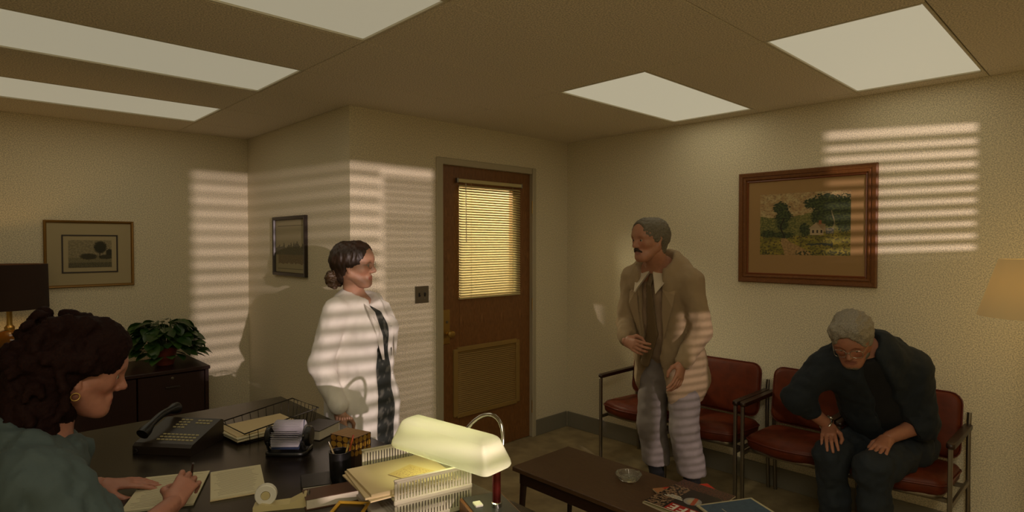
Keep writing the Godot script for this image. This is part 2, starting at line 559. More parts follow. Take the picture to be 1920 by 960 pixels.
func door() -> void:
	var d := struct_node("door_1", "brown wooden door with glass pane, blind and louvered vent")
	d.position = Vector3(0, 0, -3.35)
	var st := mb()
	# frame of painted metal
	for s in [[2.475, 2.53], [3.425, 3.465]]:
		bx(st, Vector3((s[0] + s[1]) / 2, 1.085, -0.03), Vector3(s[1] - s[0], 2.17, 0.09), 0.004)
	bx(st, Vector3(2.97, 2.1465, -0.03), Vector3(0.895, 0.047, 0.09), 0.004)
	part("frame", st, mats.trim, d)
	var w: Material = mats.door_wood
	st = mb()
	var z := -0.045
	bx(st, Vector3(2.615, 1.065, z), Vector3(0.17, 2.12, 0.044), 0.002)
	bx(st, Vector3(3.33, 1.065, z), Vector3(0.19, 2.12, 0.044), 0.002)
	bx(st, Vector3(2.9675, 2.0525, z), Vector3(0.535, 0.145, 0.044))
	bx(st, Vector3(2.9675, 0.985, z), Vector3(0.535, 0.39, 0.044))
	bx(st, Vector3(2.9675, 0.17, z), Vector3(0.535, 0.33, 0.044))
	part("leaf", st, w, d)
	part("glass_pane", box(Vector3(2.9675, 1.58, z), Vector3(0.535, 0.8, 0.004)), mats.pane, d)
	st = mb()
	for s in [[2.6375, 2.6775, 0.56, 0.49], [3.2625, 3.3, 0.56, 0.49]]:
		bx(st, Vector3((s[0] + s[1]) / 2, s[2], -0.018), Vector3(s[1] - s[0], s[3], 0.024), 0.004)
	for y in [0.80, 0.32]:
		bx(st, Vector3(2.97, y, -0.018), Vector3(0.60, 0.035, 0.024), 0.004)
	part("vent_frame", st, mats.louver, d)
	var lv := box(Vector3.ZERO, Vector3(0.59, 0.0125, 0.003), 0.0, Basis(Vector3.RIGHT, -0.6))
	lv.generate_normals()
	var lvm := lv.commit()
	for k in 30:
		part("louver", lvm, mats.louver, d, Vector3(2.97, 0.345 + 0.0148 * k, -0.022))
	part("vent_backing", box(Vector3(2.97, 0.56, -0.064), Vector3(0.53, 0.46, 0.004)), mats.louver, d)
	var lp := part("lock_plate", box(Vector3.ZERO, Vector3(0.062, 0.245, 0.008), 0.003), mats.brass, d, Vector3(2.578, 0.975, -0.019))
	part("knob", lathe(mb(), [Vector2(0, 0), Vector2(0.013, 0), Vector2(0.011, 0.018), Vector2(0.024, 0.03), Vector2(0.028, 0.045), Vector2(0.022, 0.058), Vector2(0, 0.063)], 20, Transform3D(Basis(Vector3.RIGHT, PI / 2), Vector3(0.010, -0.048, 0.003))), mats.brass, lp)
	part("keyhole", lathe(mb(), [Vector2(0, 0), Vector2(0.011, 0), Vector2(0.010, 0.005), Vector2(0, 0.006)], 14, Transform3D(Basis(Vector3.RIGHT, PI / 2), Vector3(0.002, 0.035, 0.003))), mats.steel, lp)
	for y in [0.25, 1.08, 1.86]:
		part("hinge", tube(mb(), [Vector3(3.428, y - 0.05, 0.006), Vector3(3.428, y + 0.05, 0.006)], 0.006), mats.brass, d)
	# blind on the door
	var b := thing("venetian_blind", "narrow slat blind hanging over the door glass", "blind", Vector3(2.985, 1.16, -3.352))
	part("headrail", box(Vector3(0, 0.86, 0.0), Vector3(0.635, 0.026, 0.026), 0.003), mats.slat_cream, b)
	for s in [-1.0, 1.0]:
		part("bracket", box(Vector3(s * 0.322, 0.86, -0.001), Vector3(0.012, 0.034, 0.03), 0.002), mats.steel, b)
	part("bottom_rail", box(Vector3(0, 0.012, 0), Vector3(0.61, 0.014, 0.024), 0.003), mats.slat_cream, b)
	var sm := slat_mesh(0.612, 0.0225, 0.66)
	for k in 44:
		part("slat", sm, mats.slat_cream, b, Vector3(0, 0.032 + 0.0184 * k, 0))
	for x in [-0.2, 0.22]:
		part("ladder_cord", tube(mb(), [Vector3(x, 0.015, 0.013), Vector3(x, 0.85, 0.013)], 0.0012, 5), mats.cream_plastic, b)
	part("wand", tube(mb(), [Vector3(-0.255, 0.84, 0.018), Vector3(-0.252, 0.42, 0.019)], 0.003, 6), mats.white_plastic, b)
	# corridor lamp, unseen, placed to light the door blind
	var cl := thing("unseen_corridor_light", "round ceiling light out of view in the corridor, placed to light the door blind", "ceiling light", Vector3(2.70, 2.44, -3.95))
	part("rim", lathe(mb(), [Vector2(0.17, -0.03), Vector2(0.18, -0.03), Vector2(0.18, 0), Vector2(0.17, 0)]), mats.trim, cl)
	part("light_diffuser", lathe(mb(), [Vector2(0, -0.07), Vector2(0.12, -0.055), Vector2(0.168, -0.02), Vector2(0.168, -0.002)]), mat("corridor_glow", Color(0.8, 0.76, 0.65), 0.6, {glow = Color(1.0, 0.92, 0.7), power = 3.0}), cl)
	var l := OmniLight3D.new()
	l.name = "corridor_glow"
	l.position = Vector3(0, -0.16, 0)
	l.light_color = Color(1.0, 0.95, 0.80)
	l.light_energy = 3.4
	l.light_size = 0.12
	l.omni_range = 10.0
	l.omni_attenuation = 2.0
	l.shadow_enabled = true
	cl.add_child(l)
	# switch plate
	var sp := thing("light_switch", "steel double switch plate on the wall beside the door frame", "switch", Vector3(2.353, 1.22, -3.35))
	part("plate", box(Vector3(0, 0, 0.003), Vector3(0.112, 0.116, 0.006), 0.002), mats.steel, sp)
	for s in [-1.0, 1.0]:
		part("slot", box(Vector3(s * 0.023, 0, 0.0062), Vector3(0.012, 0.026, 0.002)), mats.black_plastic, sp)
		part("toggle", box(Vector3(s * 0.023, 0.004 * s, 0.011), Vector3(0.008, 0.011, 0.014), 0.002, Basis(Vector3.RIGHT, -0.4 * s)), mats.brown_plastic, sp)
		for y in [-0.03, 0.03]:
			part("screw", lathe(mb(), [Vector2(0, 0), Vector2(0.004, 0), Vector2(0.003, 0.001), Vector2(0, 0.0015)], 8, Transform3D(Basis(Vector3.RIGHT, PI / 2), Vector3(s * 0.023, y, 0.006))), mats.steel, sp)

func slat_mesh(w: float, d: float, tilt: float) -> Mesh:
	var st := mb()
	st.set_smooth_group(1)
	var bas := Basis(Vector3.RIGHT, tilt)
	for f in [0.0, -0.0008]:
		for k in 4:
			var a := -0.5 + k / 4.0
			var c := a + 0.25
			var ya: float = 0.0028 * (1 - 4 * a * a) + f
			var yc: float = 0.0028 * (1 - 4 * c * c) + f
			quad(st, bas * Vector3(-w / 2, ya, a * d), bas * Vector3(w / 2, ya, a * d), bas * Vector3(w / 2, yc, c * d), bas * Vector3(-w / 2, yc, c * d), bas * Vector3(0, 1 if f == 0.0 else -1, 0))
	st.generate_normals()
	return st.commit()

func windows() -> void:  # windows out of view, sizes chosen to place the light patches
	var n := 0
	for o in [[0.24, 0.82, 1.04, 1.94], [1.27, 1.47, 0.90, 1.52], [1.86, 2.24, 1.60, 2.07]]:
		n += 1
		var w := struct_node("unseen_window_%d" % n, ["tall one of the unseen windows, shaped to light the door wall", "narrow one of the unseen windows, shaped to light the standing man", "small high one of the unseen windows, shaped to light the wall by the big landscape picture"][n - 1])
		var cx: float = (o[0] + o[1]) / 2
		var cy: float = (o[2] + o[3]) / 2
		var wd: float = o[1] - o[0]
		var ht: float = o[3] - o[2]
		var st := mb()
		for s in [-1.0, 1.0]:
			bx(st, Vector3(cx + s * (wd / 2 - 0.01), cy, 1.68), Vector3(0.02, ht, 0.05), 0.003)
			bx(st, Vector3(cx, cy + s * (ht / 2 - 0.01), 1.68), Vector3(wd - 0.04, 0.02, 0.05), 0.003)
		part("window_frame", st, mats.trim, w)
		part("window_pane", box(Vector3(cx, cy, 1.69), Vector3(wd - 0.04, ht - 0.04, 0.004)), mats.pane, w)
		var hung := [[[0.25, 0.645, 0.034, 0.42, "white slat blind in the tall window"], [0.652, 0.812, 0.018, 0.74, "unseen fine slat blind next to the wider one, spaced to soften light on the door wall"]], [[1.28, 1.46, 0.0235, 0.42, "unseen white slat blind striping the light on the standing man"]], [[1.87, 2.23, 0.037, 0.66, "unseen white slat blind striping the light by the big landscape picture"]]]
		for q in hung[n - 1]:
			var bw: float = q[1] - q[0]
			var pitch: float = q[2]
			var b := thing("venetian_blind", q[4], "blind", Vector3((q[0] + q[1]) / 2, o[2], 1.625))  # out of view, slat spacing chosen to shape the light stripes
			part("headrail", box(Vector3(0, ht - 0.018, 0), Vector3(bw, 0.03, 0.03), 0.003), mats.slat_white, b)
			var sm := slat_mesh(bw, pitch * 0.97, q[3])
			var y := 0.03
			while y < ht - 0.045:
				var s := part("slat", sm, mats.slat_white, b, Vector3(0, y, 0))
				s.rotation.x = rng.randf_range(-0.12, 0.12)
				y += pitch
			part("bottom_rail", box(Vector3(0, 0.010, 0), Vector3(bw, 0.014, 0.024), 0.003), mats.slat_white, b)

func frame_mesh(w: float, h: float, prof: Array) -> SurfaceTool:
	# profile of Vector2(inset from the outer edge, height above the wall), mitred round a rectangle facing +z
	var st := mb()
	var cs := [Vector2(-1, -1), Vector2(1, -1), Vector2(1, 1), Vector2(-1, 1)]
	for i in 4:
		var a: Vector2 = cs[i]
		var b: Vector2 = cs[(i + 1) % 4]
		var inward := -(a + b) * 0.5
		for k in prof.size() - 1:
			var p: Vector2 = prof[k]
			var q: Vector2 = prof[k + 1]
			var f := func(c: Vector2, r: Vector2): return Vector3(c.x * (w / 2 - r.x), c.y * (h / 2 - r.x), r.y)
			var o := Vector3(0, 0, q.x - p.x) + Vector3(inward.x, inward.y, 0) * (p.y - q.y)
			quad(st, f.call(a, p), f.call(b, p), f.call(b, q), f.call(a, q), o)
	return st

func sm(a: float, b: float, x: float) -> float:
	return smoothstep(a, b, x)

func pictures() -> void:
	var nz := FastNoiseLite.new()
	nz.seed = 11
	nz.frequency = 1.0
	nz.fractal_octaves = 4
	# the big landscape: sky, far hill, two tree masses, cottage, lane and meadow
	var land := func(u: float, v: float) -> Color:
		var n := nz.get_noise_2d(u * 9, v * 9)
		var n2 := nz.get_noise_2d(u * 26 + 40, v * 26)
		var c := Color(0.62, 0.50, 0.33).lerp(Color(0.70, 0.62, 0.44), clampf(0.5 + n * 1.2, 0, 1))
		c = c.lerp(Color(0.42, 0.33, 0.22), clampf(n2 * 1.1, 0, 0.6))
		var ridge := 0.30 + 0.10 * sin(u * 4.0 + 0.6) + 0.02 * n
		if v > ridge:
			c = Color(0.50, 0.47, 0.25).lerp(Color(0.36, 0.36, 0.18), clampf(0.5 + n2 * 1.2, 0, 1))
			if u < 0.42 and v > 0.30 + u * 0.15 and n2 > -0.1:
				c = c.lerp(Color(0.30, 0.32, 0.16), 0.5)
		if v > 0.64 + 0.05 * sin(u * 3.0) - 0.10 * sm(0.5, 1.0, u):
			c = Color(0.56, 0.50, 0.20).lerp(Color(0.40, 0.38, 0.14), clampf(0.5 + n * 1.4, 0, 1))
			if n2 > 0.22:
				c = Color(0.30, 0.26, 0.15)
		var lane := 0.30 + 0.16 * sm(0.72, 1.0, v) - 0.02
		var half := 0.02 + 0.13 * sm(0.68, 1.0, v)
		if v > 0.72 and absf(u - lane) < half:
			c = Color(0.66, 0.53, 0.34).lerp(Color(0.52, 0.41, 0.26), clampf(0.5 + n2, 0, 1))
		var tree := func(cx: float, cy: float, rx: float, ry: float) -> bool:
			return pow((u - cx) / rx, 2) + pow((v - cy) / ry, 2) + n2 * 0.9 + n * 0.4 < 1.0
		var leaf := Color(0.16, 0.19, 0.11).lerp(Color(0.28, 0.31, 0.15), clampf(0.5 + n2 * 1.5, 0, 1))
		if tree.call(0.25, 0.24, 0.09, 0.10) or tree.call(0.28, 0.36, 0.10, 0.10) or tree.call(0.26, 0.50, 0.07, 0.09) or tree.call(0.10, 0.66, 0.09, 0.06) or tree.call(0.27, 0.68, 0.12, 0.05):
			c = leaf
		if tree.call(0.62, 0.18, 0.11, 0.09) or tree.call(0.74, 0.20, 0.16, 0.16) or tree.call(0.92, 0.24, 0.13, 0.17) or tree.call(0.68, 0.40, 0.09, 0.14) or tree.call(0.94, 0.46, 0.09, 0.17) or tree.call(0.80, 0.42, 0.1, 0.12) or tree.call(0.52, 0.60, 0.06, 0.10):
			c = leaf
		if absf(u - 0.265 - 0.02 * sin(v * 20)) < 0.008 and v > 0.4 and v < 0.72:
			c = Color(0.14, 0.12, 0.08)
		if absf(u - 0.82 - 0.015 * sin(v * 16)) < 0.006 and v > 0.3 and v < 0.6:
			c = Color(0.5, 0.45, 0.32)
		# cottage
		if u > 0.575 and u < 0.72 and v > 0.56 - 0.0 and v < 0.68:
			c = Color(0.66, 0.58, 0.44)
		var g := absf(u - 0.645)
		if g < 0.085 and v < 0.58 and v > 0.48 + g * 1.1:
			c = Color(0.62, 0.54, 0.41)
		if u > 0.645 and u < 0.745 and v > 0.48 + (u - 0.645) * 0.3 and v < 0.50 + (u - 0.645) * 1.45:
			c = Color(0.52, 0.43, 0.30)
		if u > 0.67 and u < 0.70 and v > 0.45 and v < 0.51:
			c = Color(0.55, 0.33, 0.20)
		if (absf(u - 0.61) < 0.010 or absf(u - 0.655) < 0.010 or absf(u - 0.70) < 0.010) and v > 0.60 and v < 0.65:
			c = Color(0.22, 0.19, 0.15)
		if u > 0.745 and u < 0.83 and v > 0.57 and v < 0.66:
			c = Color(0.30, 0.30, 0.27) if n2 < 0.1 else Color(0.50, 0.45, 0.34)
		if v > 0.80 and absf(v - 0.83 - 0.03 * n) < 0.02 and u > 0.55 and u < 0.82:
			c = Color(0.24, 0.25, 0.20)
		if v > 0.93 and n2 > 0.0 and (u > 0.42 or u < 0.14):
			c = Color(0.26, 0.25, 0.14)
		return c
	var t := thing("framed_landscape", "large landscape print with cottage and trees in a brown wooden frame", "picture", Vector3(3.86, 1.672, -1.417), -90.0)
	part("frame", frame_mesh(0.815, 0.715, [Vector2(0, 0), Vector2(0, 0.022), Vector2(0.006, 0.028), Vector2(0.026, 0.026), Vector2(0.030, 0.020), Vector2(0.034, 0.020), Vector2(0.038, 0.025), Vector2(0.046, 0.024), Vector2(0.056, 0.010), Vector2(0.056, 0.004)]), mats.frame_wood, t)
	part("inner_lip", frame_mesh(0.708, 0.608, [Vector2(0, 0.006), Vector2(0, 0.015), Vector2(0.006, 0.017), Vector2(0.010, 0.011), Vector2(0.010, 0.007)]), mats.frame_lip, t)
	part("mat_board", box(Vector3(0, 0, 0.006), Vector3(0.71, 0.61, 0.004)), mats.mat_tan, t)
	part("print", sheet(0.535, 0.388), picture("landscape_print", 300, 216, land), t, Vector3(0, 0.018, 0.0085))
	# the engraving on the far wall
	var engraving := func(u: float, v: float) -> Color:
		var n := nz.get_noise_2d(u * 12 + 5, v * 12)
		var n2 := nz.get_noise_2d(u * 34, v * 34)
		var c := Color(0.60, 0.55, 0.42).lerp(Color(0.50, 0.46, 0.35), clampf(0.5 + n * 1.3, 0, 1))
		if v > 0.64 + 0.03 * n:
			c = Color(0.40, 0.37, 0.27).lerp(Color(0.55, 0.51, 0.38), clampf(0.5 + n2 * 1.3, 0, 1))
		if v > 0.82 and n2 > 0.0:
			c = Color(0.30, 0.28, 0.20)
		if pow((u - 0.73) / 0.15, 2) + pow((v - 0.26) / 0.22, 2) + n2 * 0.8 < 1.0 or pow((u - 0.95) / 0.09, 2) + pow((v - 0.48) / 0.15, 2) + n2 * 0.7 < 1.0:
			c = Color(0.21, 0.20, 0.14)
		if pow((u - 0.46) / 0.20, 2) + pow((v - 0.60) / 0.11, 2) + n2 * 0.8 < 1.0 or pow((u - 0.86) / 0.18, 2) + pow((v - 0.62) / 0.08, 2) + n2 * 0.7 < 1.0:
			c = Color(0.25, 0.23, 0.16)
		if absf(u - 0.72) < 0.012 and v > 0.4 and v < 0.66:
			c = Color(0.18, 0.16, 0.11)
		return c
	t = thing("framed_engraving", "wide print of a lone tree with cream mat in a thin gold frame", "picture", Vector3(0.745, 1.496, -5.05))
	part("frame", frame_mesh(0.52, 0.462, [Vector2(0, 0), Vector2(0, 0.016), Vector2(0.004, 0.019), Vector2(0.012, 0.017), Vector2(0.018, 0.010), Vector2(0.018, 0.004)]), mats.frame_gold, t)
	part("mat_board", box(Vector3(0, 0, 0.004), Vector3(0.49, 0.43, 0.004)), mats.mat_cream, t)
	part("inner_border", frame_mesh(0.325, 0.265, [Vector2(0, 0.006), Vector2(0, 0.009), Vector2(0.009, 0.009), Vector2(0.009, 0.006)]), mats.frame_dark, t)
	part("print", sheet(0.25, 0.19), picture("engraving_print", 200, 150, engraving), t, Vector3(0, 0, 0.0072))
	# the tall print in the alcove
	var woods := func(u: float, v: float) -> Color:
		var n := nz.get_noise_2d(u * 7 + 9, v * 3)
		var n2 := nz.get_noise_2d(u * 30, v * 30 + 8)
		var c := Color(0.62, 0.58, 0.45)
		var top := 0.47 + 0.10 * nz.get_noise_2d(u * 9, 3.0) + 0.04 * n2 + 0.06 * absf(u - 0.6)
		if v > top and v < 0.66:
			c = Color(0.36, 0.34, 0.26).lerp(Color(0.44, 0.41, 0.31), clampf(0.5 + n2, 0, 1))
		elif v >= 0.66 and v < 0.82 + 0.05 * n and u > 0.1:
			c = Color(0.52, 0.46, 0.34).lerp(Color(0.44, 0.38, 0.28), clampf(0.5 + n2 * 1.4, 0, 1))
		if (absf(v - 0.12) < 0.006 or absf(v - 0.92) < 0.006) and u > 0.08 and u < 0.92:
			c = Color(0.4, 0.37, 0.28)
		return c
	t = thing("framed_print", "tall narrow print of a misty treeline in a dark wooden frame", "picture", Vector3(1.82, 1.549, -4.219), -90.0)
	part("frame", frame_mesh(0.556, 0.432, [Vector2(0, 0), Vector2(0, 0.020), Vector2(0.004, 0.024), Vector2(0.022, 0.022), Vector2(0.026, 0.010), Vector2(0.026, 0.004)]), mats.frame_dark, t)
	part("print", sheet(0.51, 0.39), picture("woods_print", 140, 180, woods), t, Vector3(0, 0, 0.006))
	part("backing", box(Vector3(0, 0, 0.003), Vector3(0.52, 0.40, 0.004)), mats.mat_cream, t)

func make_chair() -> Node3D:
	var t := thing("waiting_chair", "red vinyl armchair, the one at the door end of the row", "chair", Vector3.ZERO, 0, "red chairs along the wall")
	var seat := part("seat", cushion(round_rect(0.44, 0.42, 0.06, 0.045), 0.085, 0.035, 0.018, Transform3D(Basis(Vector3.RIGHT, -0.05), Vector3(0, 0.415, 0.045))), mats.red_vinyl, t)
	var pts := []
	for p in round_rect(0.445, 0.425, 0.06, 0.045):
		pts.append(Basis(Vector3.RIGHT, -0.05) * Vector3(p.x, 0.012, p.y) + Vector3(0, 0.415, 0.045))
	part("piping", tube(mb(), pts, 0.0045, 6, true), mats.piping, seat)
	part("seat_shell", cushion(round_rect(0.40, 0.38, 0.05, 0.03), 0.03, 0.012, 0.0, Transform3D(Basis(Vector3.RIGHT, -0.05), Vector3(0, 0.367, 0.04))), mats.leg_metal, t)
	var bxf := Transform3D(Basis(Vector3.RIGHT, PI / 2 - 0.16), Vector3(0, 0.635, -0.150))
	var back := part("backrest", cushion(round_rect(0.43, 0.33, 0.055), 0.055, 0.024, 0.012, bxf), mats.red_vinyl, t)
	pts = []
	for p in round_rect(0.434, 0.334, 0.055):
		pts.append(bxf * Vector3(p.x, 0.010, p.y))
	part("piping", tube(mb(), pts, 0.004, 6, true), mats.piping, back)
	for s in [-1.0, 1.0]:
		var x: float = s * 0.236
		part("leg", box(Vector3(x, 0.31, 0.235), Vector3(0.018, 0.62, 0.022), 0.003), mats.leg_metal, t)
		var st := tube(mb(), [Vector3(x, 0, -0.235), Vector3(x, 0.40, -0.205), Vector3(x, 0.62, -0.205), Vector3(x, 0.70, -0.215)], 0.011, 6)
		part("leg", st, mats.leg_metal, t)
		part("armrest", cushion(round_rect(0.036, 0.46, 0.016), 0.024, 0.010, 0.0, Transform3D(Basis(), Vector3(x, 0.632, 0.02))), mats.arm_wood, t)
		part("side_rail", box(Vector3(x, 0.345, 0.015), Vector3(0.014, 0.022, 0.43), 0.002), mats.leg_metal, t)
	part("cross_bar", box(Vector3(0, 0.345, 0.15), Vector3(0.46, 0.020, 0.02), 0.002), mats.leg_metal, t)
	part("cross_bar", box(Vector3(0, 0.345, -0.12), Vector3(0.46, 0.020, 0.02), 0.002), mats.leg_metal, t)
	part("back_bar", box(Vector3(0, 0.60, -0.203), Vector3(0.46, 0.03, 0.010), 0.002), mats.leg_metal, t)
	return t

func chairs() -> void:
	var c0 := make_chair()
	var says := ["", "red vinyl armchair behind the legs of the standing man in tan jacket", "empty red vinyl armchair beside the sitting man in dark shirt", "red vinyl armchair under the sitting man in dark shirt"]
	var zs := [-2.355, -1.838, -1.322, -0.806]
	for i in 4:
		var c := c0
		if i > 0:
			c = c0.duplicate()
			c.name = numbered("waiting_chair")
			add_child(c)
			c.set_meta("label", says[i])
		c.position = Vector3(3.585, 0, zs[i])
		c.rotation_degrees.y = -90.0

func coffee_table() -> void:
	var t := thing("coffee_table", "long low walnut coffee table in front of the red chairs", "table", Vector3(2.325, 0, -1.48))
	part("top", box(Vector3(0, 0.408, 0), Vector3(0.44, 0.024, 1.44), 0.003), mats.table_wood, t)
	var st := mb()
	for s in [-1.0, 1.0]:
		bx(st, Vector3(s * 0.195, 0.366, 0), Vector3(0.02, 0.06, 1.36), 0.002)
		bx(st, Vector3(0, 0.366, s * 0.67), Vector3(0.37, 0.06, 0.02), 0.002)
	part("apron", st, mats.dark_wood, t)
	for sx in [-1.0, 1.0]:
		for sz in [-1.0, 0.0, 1.0]:
			var top := Vector3(sx * 0.185, 0.396, sz * 0.665)
			part("leg", tube(mb(), [top, Vector3(sx * 0.195, 0.0, sz * 0.69)], [0.026, 0.015], 4), mats.dark_wood, t)
	# glass ashtray
	var a := thing("ashtray", "round clear cut-glass ashtray on the walnut coffee table", "ashtray", Vector3(2.40, 0.42, -1.685))
	var g := StandardMaterial3D.new()
	g.albedo_color = Color(0.93, 0.93, 0.88, 0.06)
	g.roughness = 0.04
	g.refraction_enabled = true
	g.refraction_scale = 0.05
	g.transparency = BaseMaterial3D.TRANSPARENCY_ALPHA
	part("dish", lathe(mb(), [Vector2(0, 0.001), Vector2(0.045, 0.001), Vector2(0.062, 0.026), Vector2(0.060, 0.029), Vector2(0.050, 0.029), Vector2(0.040, 0.009), Vector2(0, 0.007)], 48, Transform3D(), 16, 0.04), g, a)
	for k in 3:
		var tt := TAU * k / 3 + 0.4
		part("cigarette_rest", box(Vector3(cos(tt) * 0.052, 0.030, sin(tt) * 0.052), Vector3(0.02, 0.006, 0.008), 0.002, Basis(Vector3.UP, -tt)), g, a)
	magazines()

func magazine(called: String, label: String, at: Vector3, turn: float, w: float, h: float, thick: float, cover: Material) -> Node3D:
	var m := thing(called, label, "magazine", at, turn, "magazines on the coffee table")
	part("pages", box(Vector3(0, thick / 2, 0), Vector3(w - 0.004, thick - 0.001, h - 0.004)), mats.page, m)
	var c := part("cover", sheet(w, h, true), cover, m, Vector3(0, thick + 0.0003, 0))
	part("back_cover", box(Vector3(0, 0.0004, 0), Vector3(w, 0.0006, h)), mats.paper_warm, m)
	return m

func letters(text: String, size: float, m: Material, parent: Node3D, xf: Transform3D) -> void:
	var tm := TextMesh.new()
	var f := SystemFont.new()
	f.font_names = PackedStringArray(["Droid Sans"])
	f.font_weight = 700
	tm.font = f
	tm.text = text
	tm.font_size = 64
	tm.pixel_size = size / 46.0
	tm.depth = 0.0004
	var o := part("lettering", tm, m, parent)
	o.transform = xf

func magazines() -> void:
	var nz := FastNoiseLite.new()
	nz.seed = 5
	nz.frequency = 1.0
	nz.fractal_octaves = 3
	# a reader on the chairs sees the cover upright: its top points away from the wall
	var plain := mat("cover_plain", Color(0.62, 0.58, 0.42), 0.6)
	magazine("magazine", "cream magazine at the bottom of the pile under the planet cover", Vector3(2.37, 0.42, -1.34), 84.0, 0.26, 0.33, 0.006, plain)
	var red := func(u: float, v: float) -> Color:
		return Color(0.72, 0.16, 0.05) if v > 0.2 else Color(0.62, 0.42, 0.26)
	magazine("magazine", "red and tan magazine showing one corner beneath the planet cover", Vector3(2.425, 0.4265, -1.36), 58.0, 0.22, 0.28, 0.005, picture("cover_red", 16, 16, red, 0.5))
	var planet := func(u: float, v: float) -> Color:
		var n := nz.get_noise_2d(u * 12, v * 14)
		var n2 := nz.get_noise_2d(u * 30, v * 30)
		var c := Color(0.07, 0.06, 0.05)
		var d := Vector2((u - 0.40) * 1.0, (v - 0.42) * 1.25).length()
		if d < 0.15:
			c = Color(0.66, 0.60, 0.50).lerp(Color(0.50, 0.50, 0.50), sm(0.05, 0.15, d))
			if absf(u - 0.37 - (v - 0.42) * 0.3) < 0.035:
				c = Color(0.62, 0.27, 0.14)
		if (u > 0.66 and n > -0.1) or (u < 0.10 and n > 0.1):
			c = Color(0.36, 0.25, 0.18).lerp(Color(0.60, 0.50, 0.38), clampf(0.5 + n2 * 1.6, 0, 1))
		if v > 0.76:
			c = Color(0.40, 0.22, 0.15) if n2 > 0.05 else Color(0.14, 0.10, 0.08)
		if v < 0.21 and u < 0.62:
			c = Color(0.60, 0.10, 0.06)
		return c
	var m := magazine("magazine", "magazine with a planet on black and a red masthead, atop the pile", Vector3(2.385, 0.432, -1.345), 90.0, 0.26, 0.335, 0.005, picture("cover_planet", 130, 168, planet, 0.35))
	var flat := Basis(Vector3.RIGHT, -PI / 2)
	letters("LIFE", 0.055, mats.white_plastic, m, Transform3D(flat, Vector3(-0.052, 0.0056, -0.133)))
	for k in 3:
		part("headline", box(Vector3(0.055, 0.0055, -0.05 + 0.012 * k), Vector3([0.09, 0.075, 0.05][k], 0.0004, 0.006)), mats.white_plastic, m)
	var blue := func(u: float, v: float) -> Color:
		if u < 0.045 or u > 0.955 or v < 0.04 or v > 0.96:
			return Color(0.66, 0.62, 0.50)
		return Color(0.22, 0.31, 0.38).lerp(Color(0.19, 0.27, 0.34), clampf(0.5 + nz.get_noise_2d(u * 9, v * 9), 0, 1))
	m = magazine("magazine", "blue booklet with a cream border overlapping the planet cover", Vector3(2.40, 0.4375, -1.125), 62.0, 0.215, 0.28, 0.005, picture("cover_blue", 90, 118, blue, 0.5))
	for k in 2:
		part("headline", box(Vector3(-0.03 + 0.02 * k, 0.0055, -0.085 + 0.03 * k), Vector3(0.06 + 0.05 * k, 0.0004, 0.007 - 0.005 * k)), mats.paper, m)

func desk() -> void:
	var t := thing("reception_desk", "large dark wooden reception desk covered with office things", "desk", Vector3(0.83, 0, -2.12))
	part("top", box(Vector3(0, 0.732, 0), Vector3(0.94, 0.036, 2.06), 0.004), mats.desk_top, t)
	part("modesty_panel", box(Vector3(0.40, 0.40, 0), Vector3(0.02, 0.62, 1.98)), mats.dark_wood, t)
	for s in [-1.0, 1.0]:
		var p := part("pedestal", box(Vector3(0.02, 0.40, s * 0.80), Vector3(0.72, 0.62, 0.40), 0.003), mats.dark_wood, t)
		for k in 3:
			var d := part("drawer", box(Vector3(-0.345, 0.20 + 0.20 * k, s * 0.80), Vector3(0.018, 0.185, 0.37), 0.003), mats.cabinet_wood, p)
			part("handle", box(Vector3(-0.36, 0.20 + 0.20 * k, s * 0.80), Vector3(0.012, 0.012, 0.10), 0.003), mats.brass, d)
		part("plinth", box(Vector3(0.02, 0.045, s * 0.80), Vector3(0.68, 0.09, 0.36)), mats.black_plastic, t)
	# the receptionist's chair
	var c := thing("office_chair", "dark swivel chair under the receptionist in the blue blouse", "chair", Vector3(0.02, 0, -1.98), 90.0)
	part("seat", cushion(round_rect(0.46, 0.44, 0.08), 0.07, 0.03, 0.01, Transform3D(Basis(), Vector3(0, 0.415, 0.0))), mats.black_plastic, c)
	part("backrest", cushion(round_rect(0.38, 0.30, 0.08), 0.05, 0.02, 0.008, Transform3D(Basis(Vector3.RIGHT, PI / 2 - 0.12), Vector3(0, 0.72, -0.25))), mats.black_plastic, c)
	part("back_bar", tube(mb(), [Vector3(0, 0.37, -0.1), Vector3(0, 0.38, -0.27), Vector3(0, 0.70, -0.285)], 0.014), mats.leg_metal, c)
	part("post", tube(mb(), [Vector3(0, 0.08, 0), Vector3(0, 0.385, 0)], 0.025, 12), mats.leg_metal, c)
	for k in 5:
		var a := TAU * k / 5
		var e := Vector3(cos(a) * 0.27, 0.055, sin(a) * 0.27)
		var l := part("leg", tube(mb(), [Vector3(0, 0.10, 0), e + Vector3(0, 0.01, 0)], [0.022, 0.014], 8), mats.leg_metal, c)
		part("caster", lathe(mb(), [Vector2(0, -0.012), Vector2(0.026, -0.012), Vector2(0.026, 0.012), Vector2(0, 0.012)], 14, Transform3D(Basis(Vector3.RIGHT, PI / 2), e + Vector3(0, -0.029, 0))), mats.black_plastic, l)

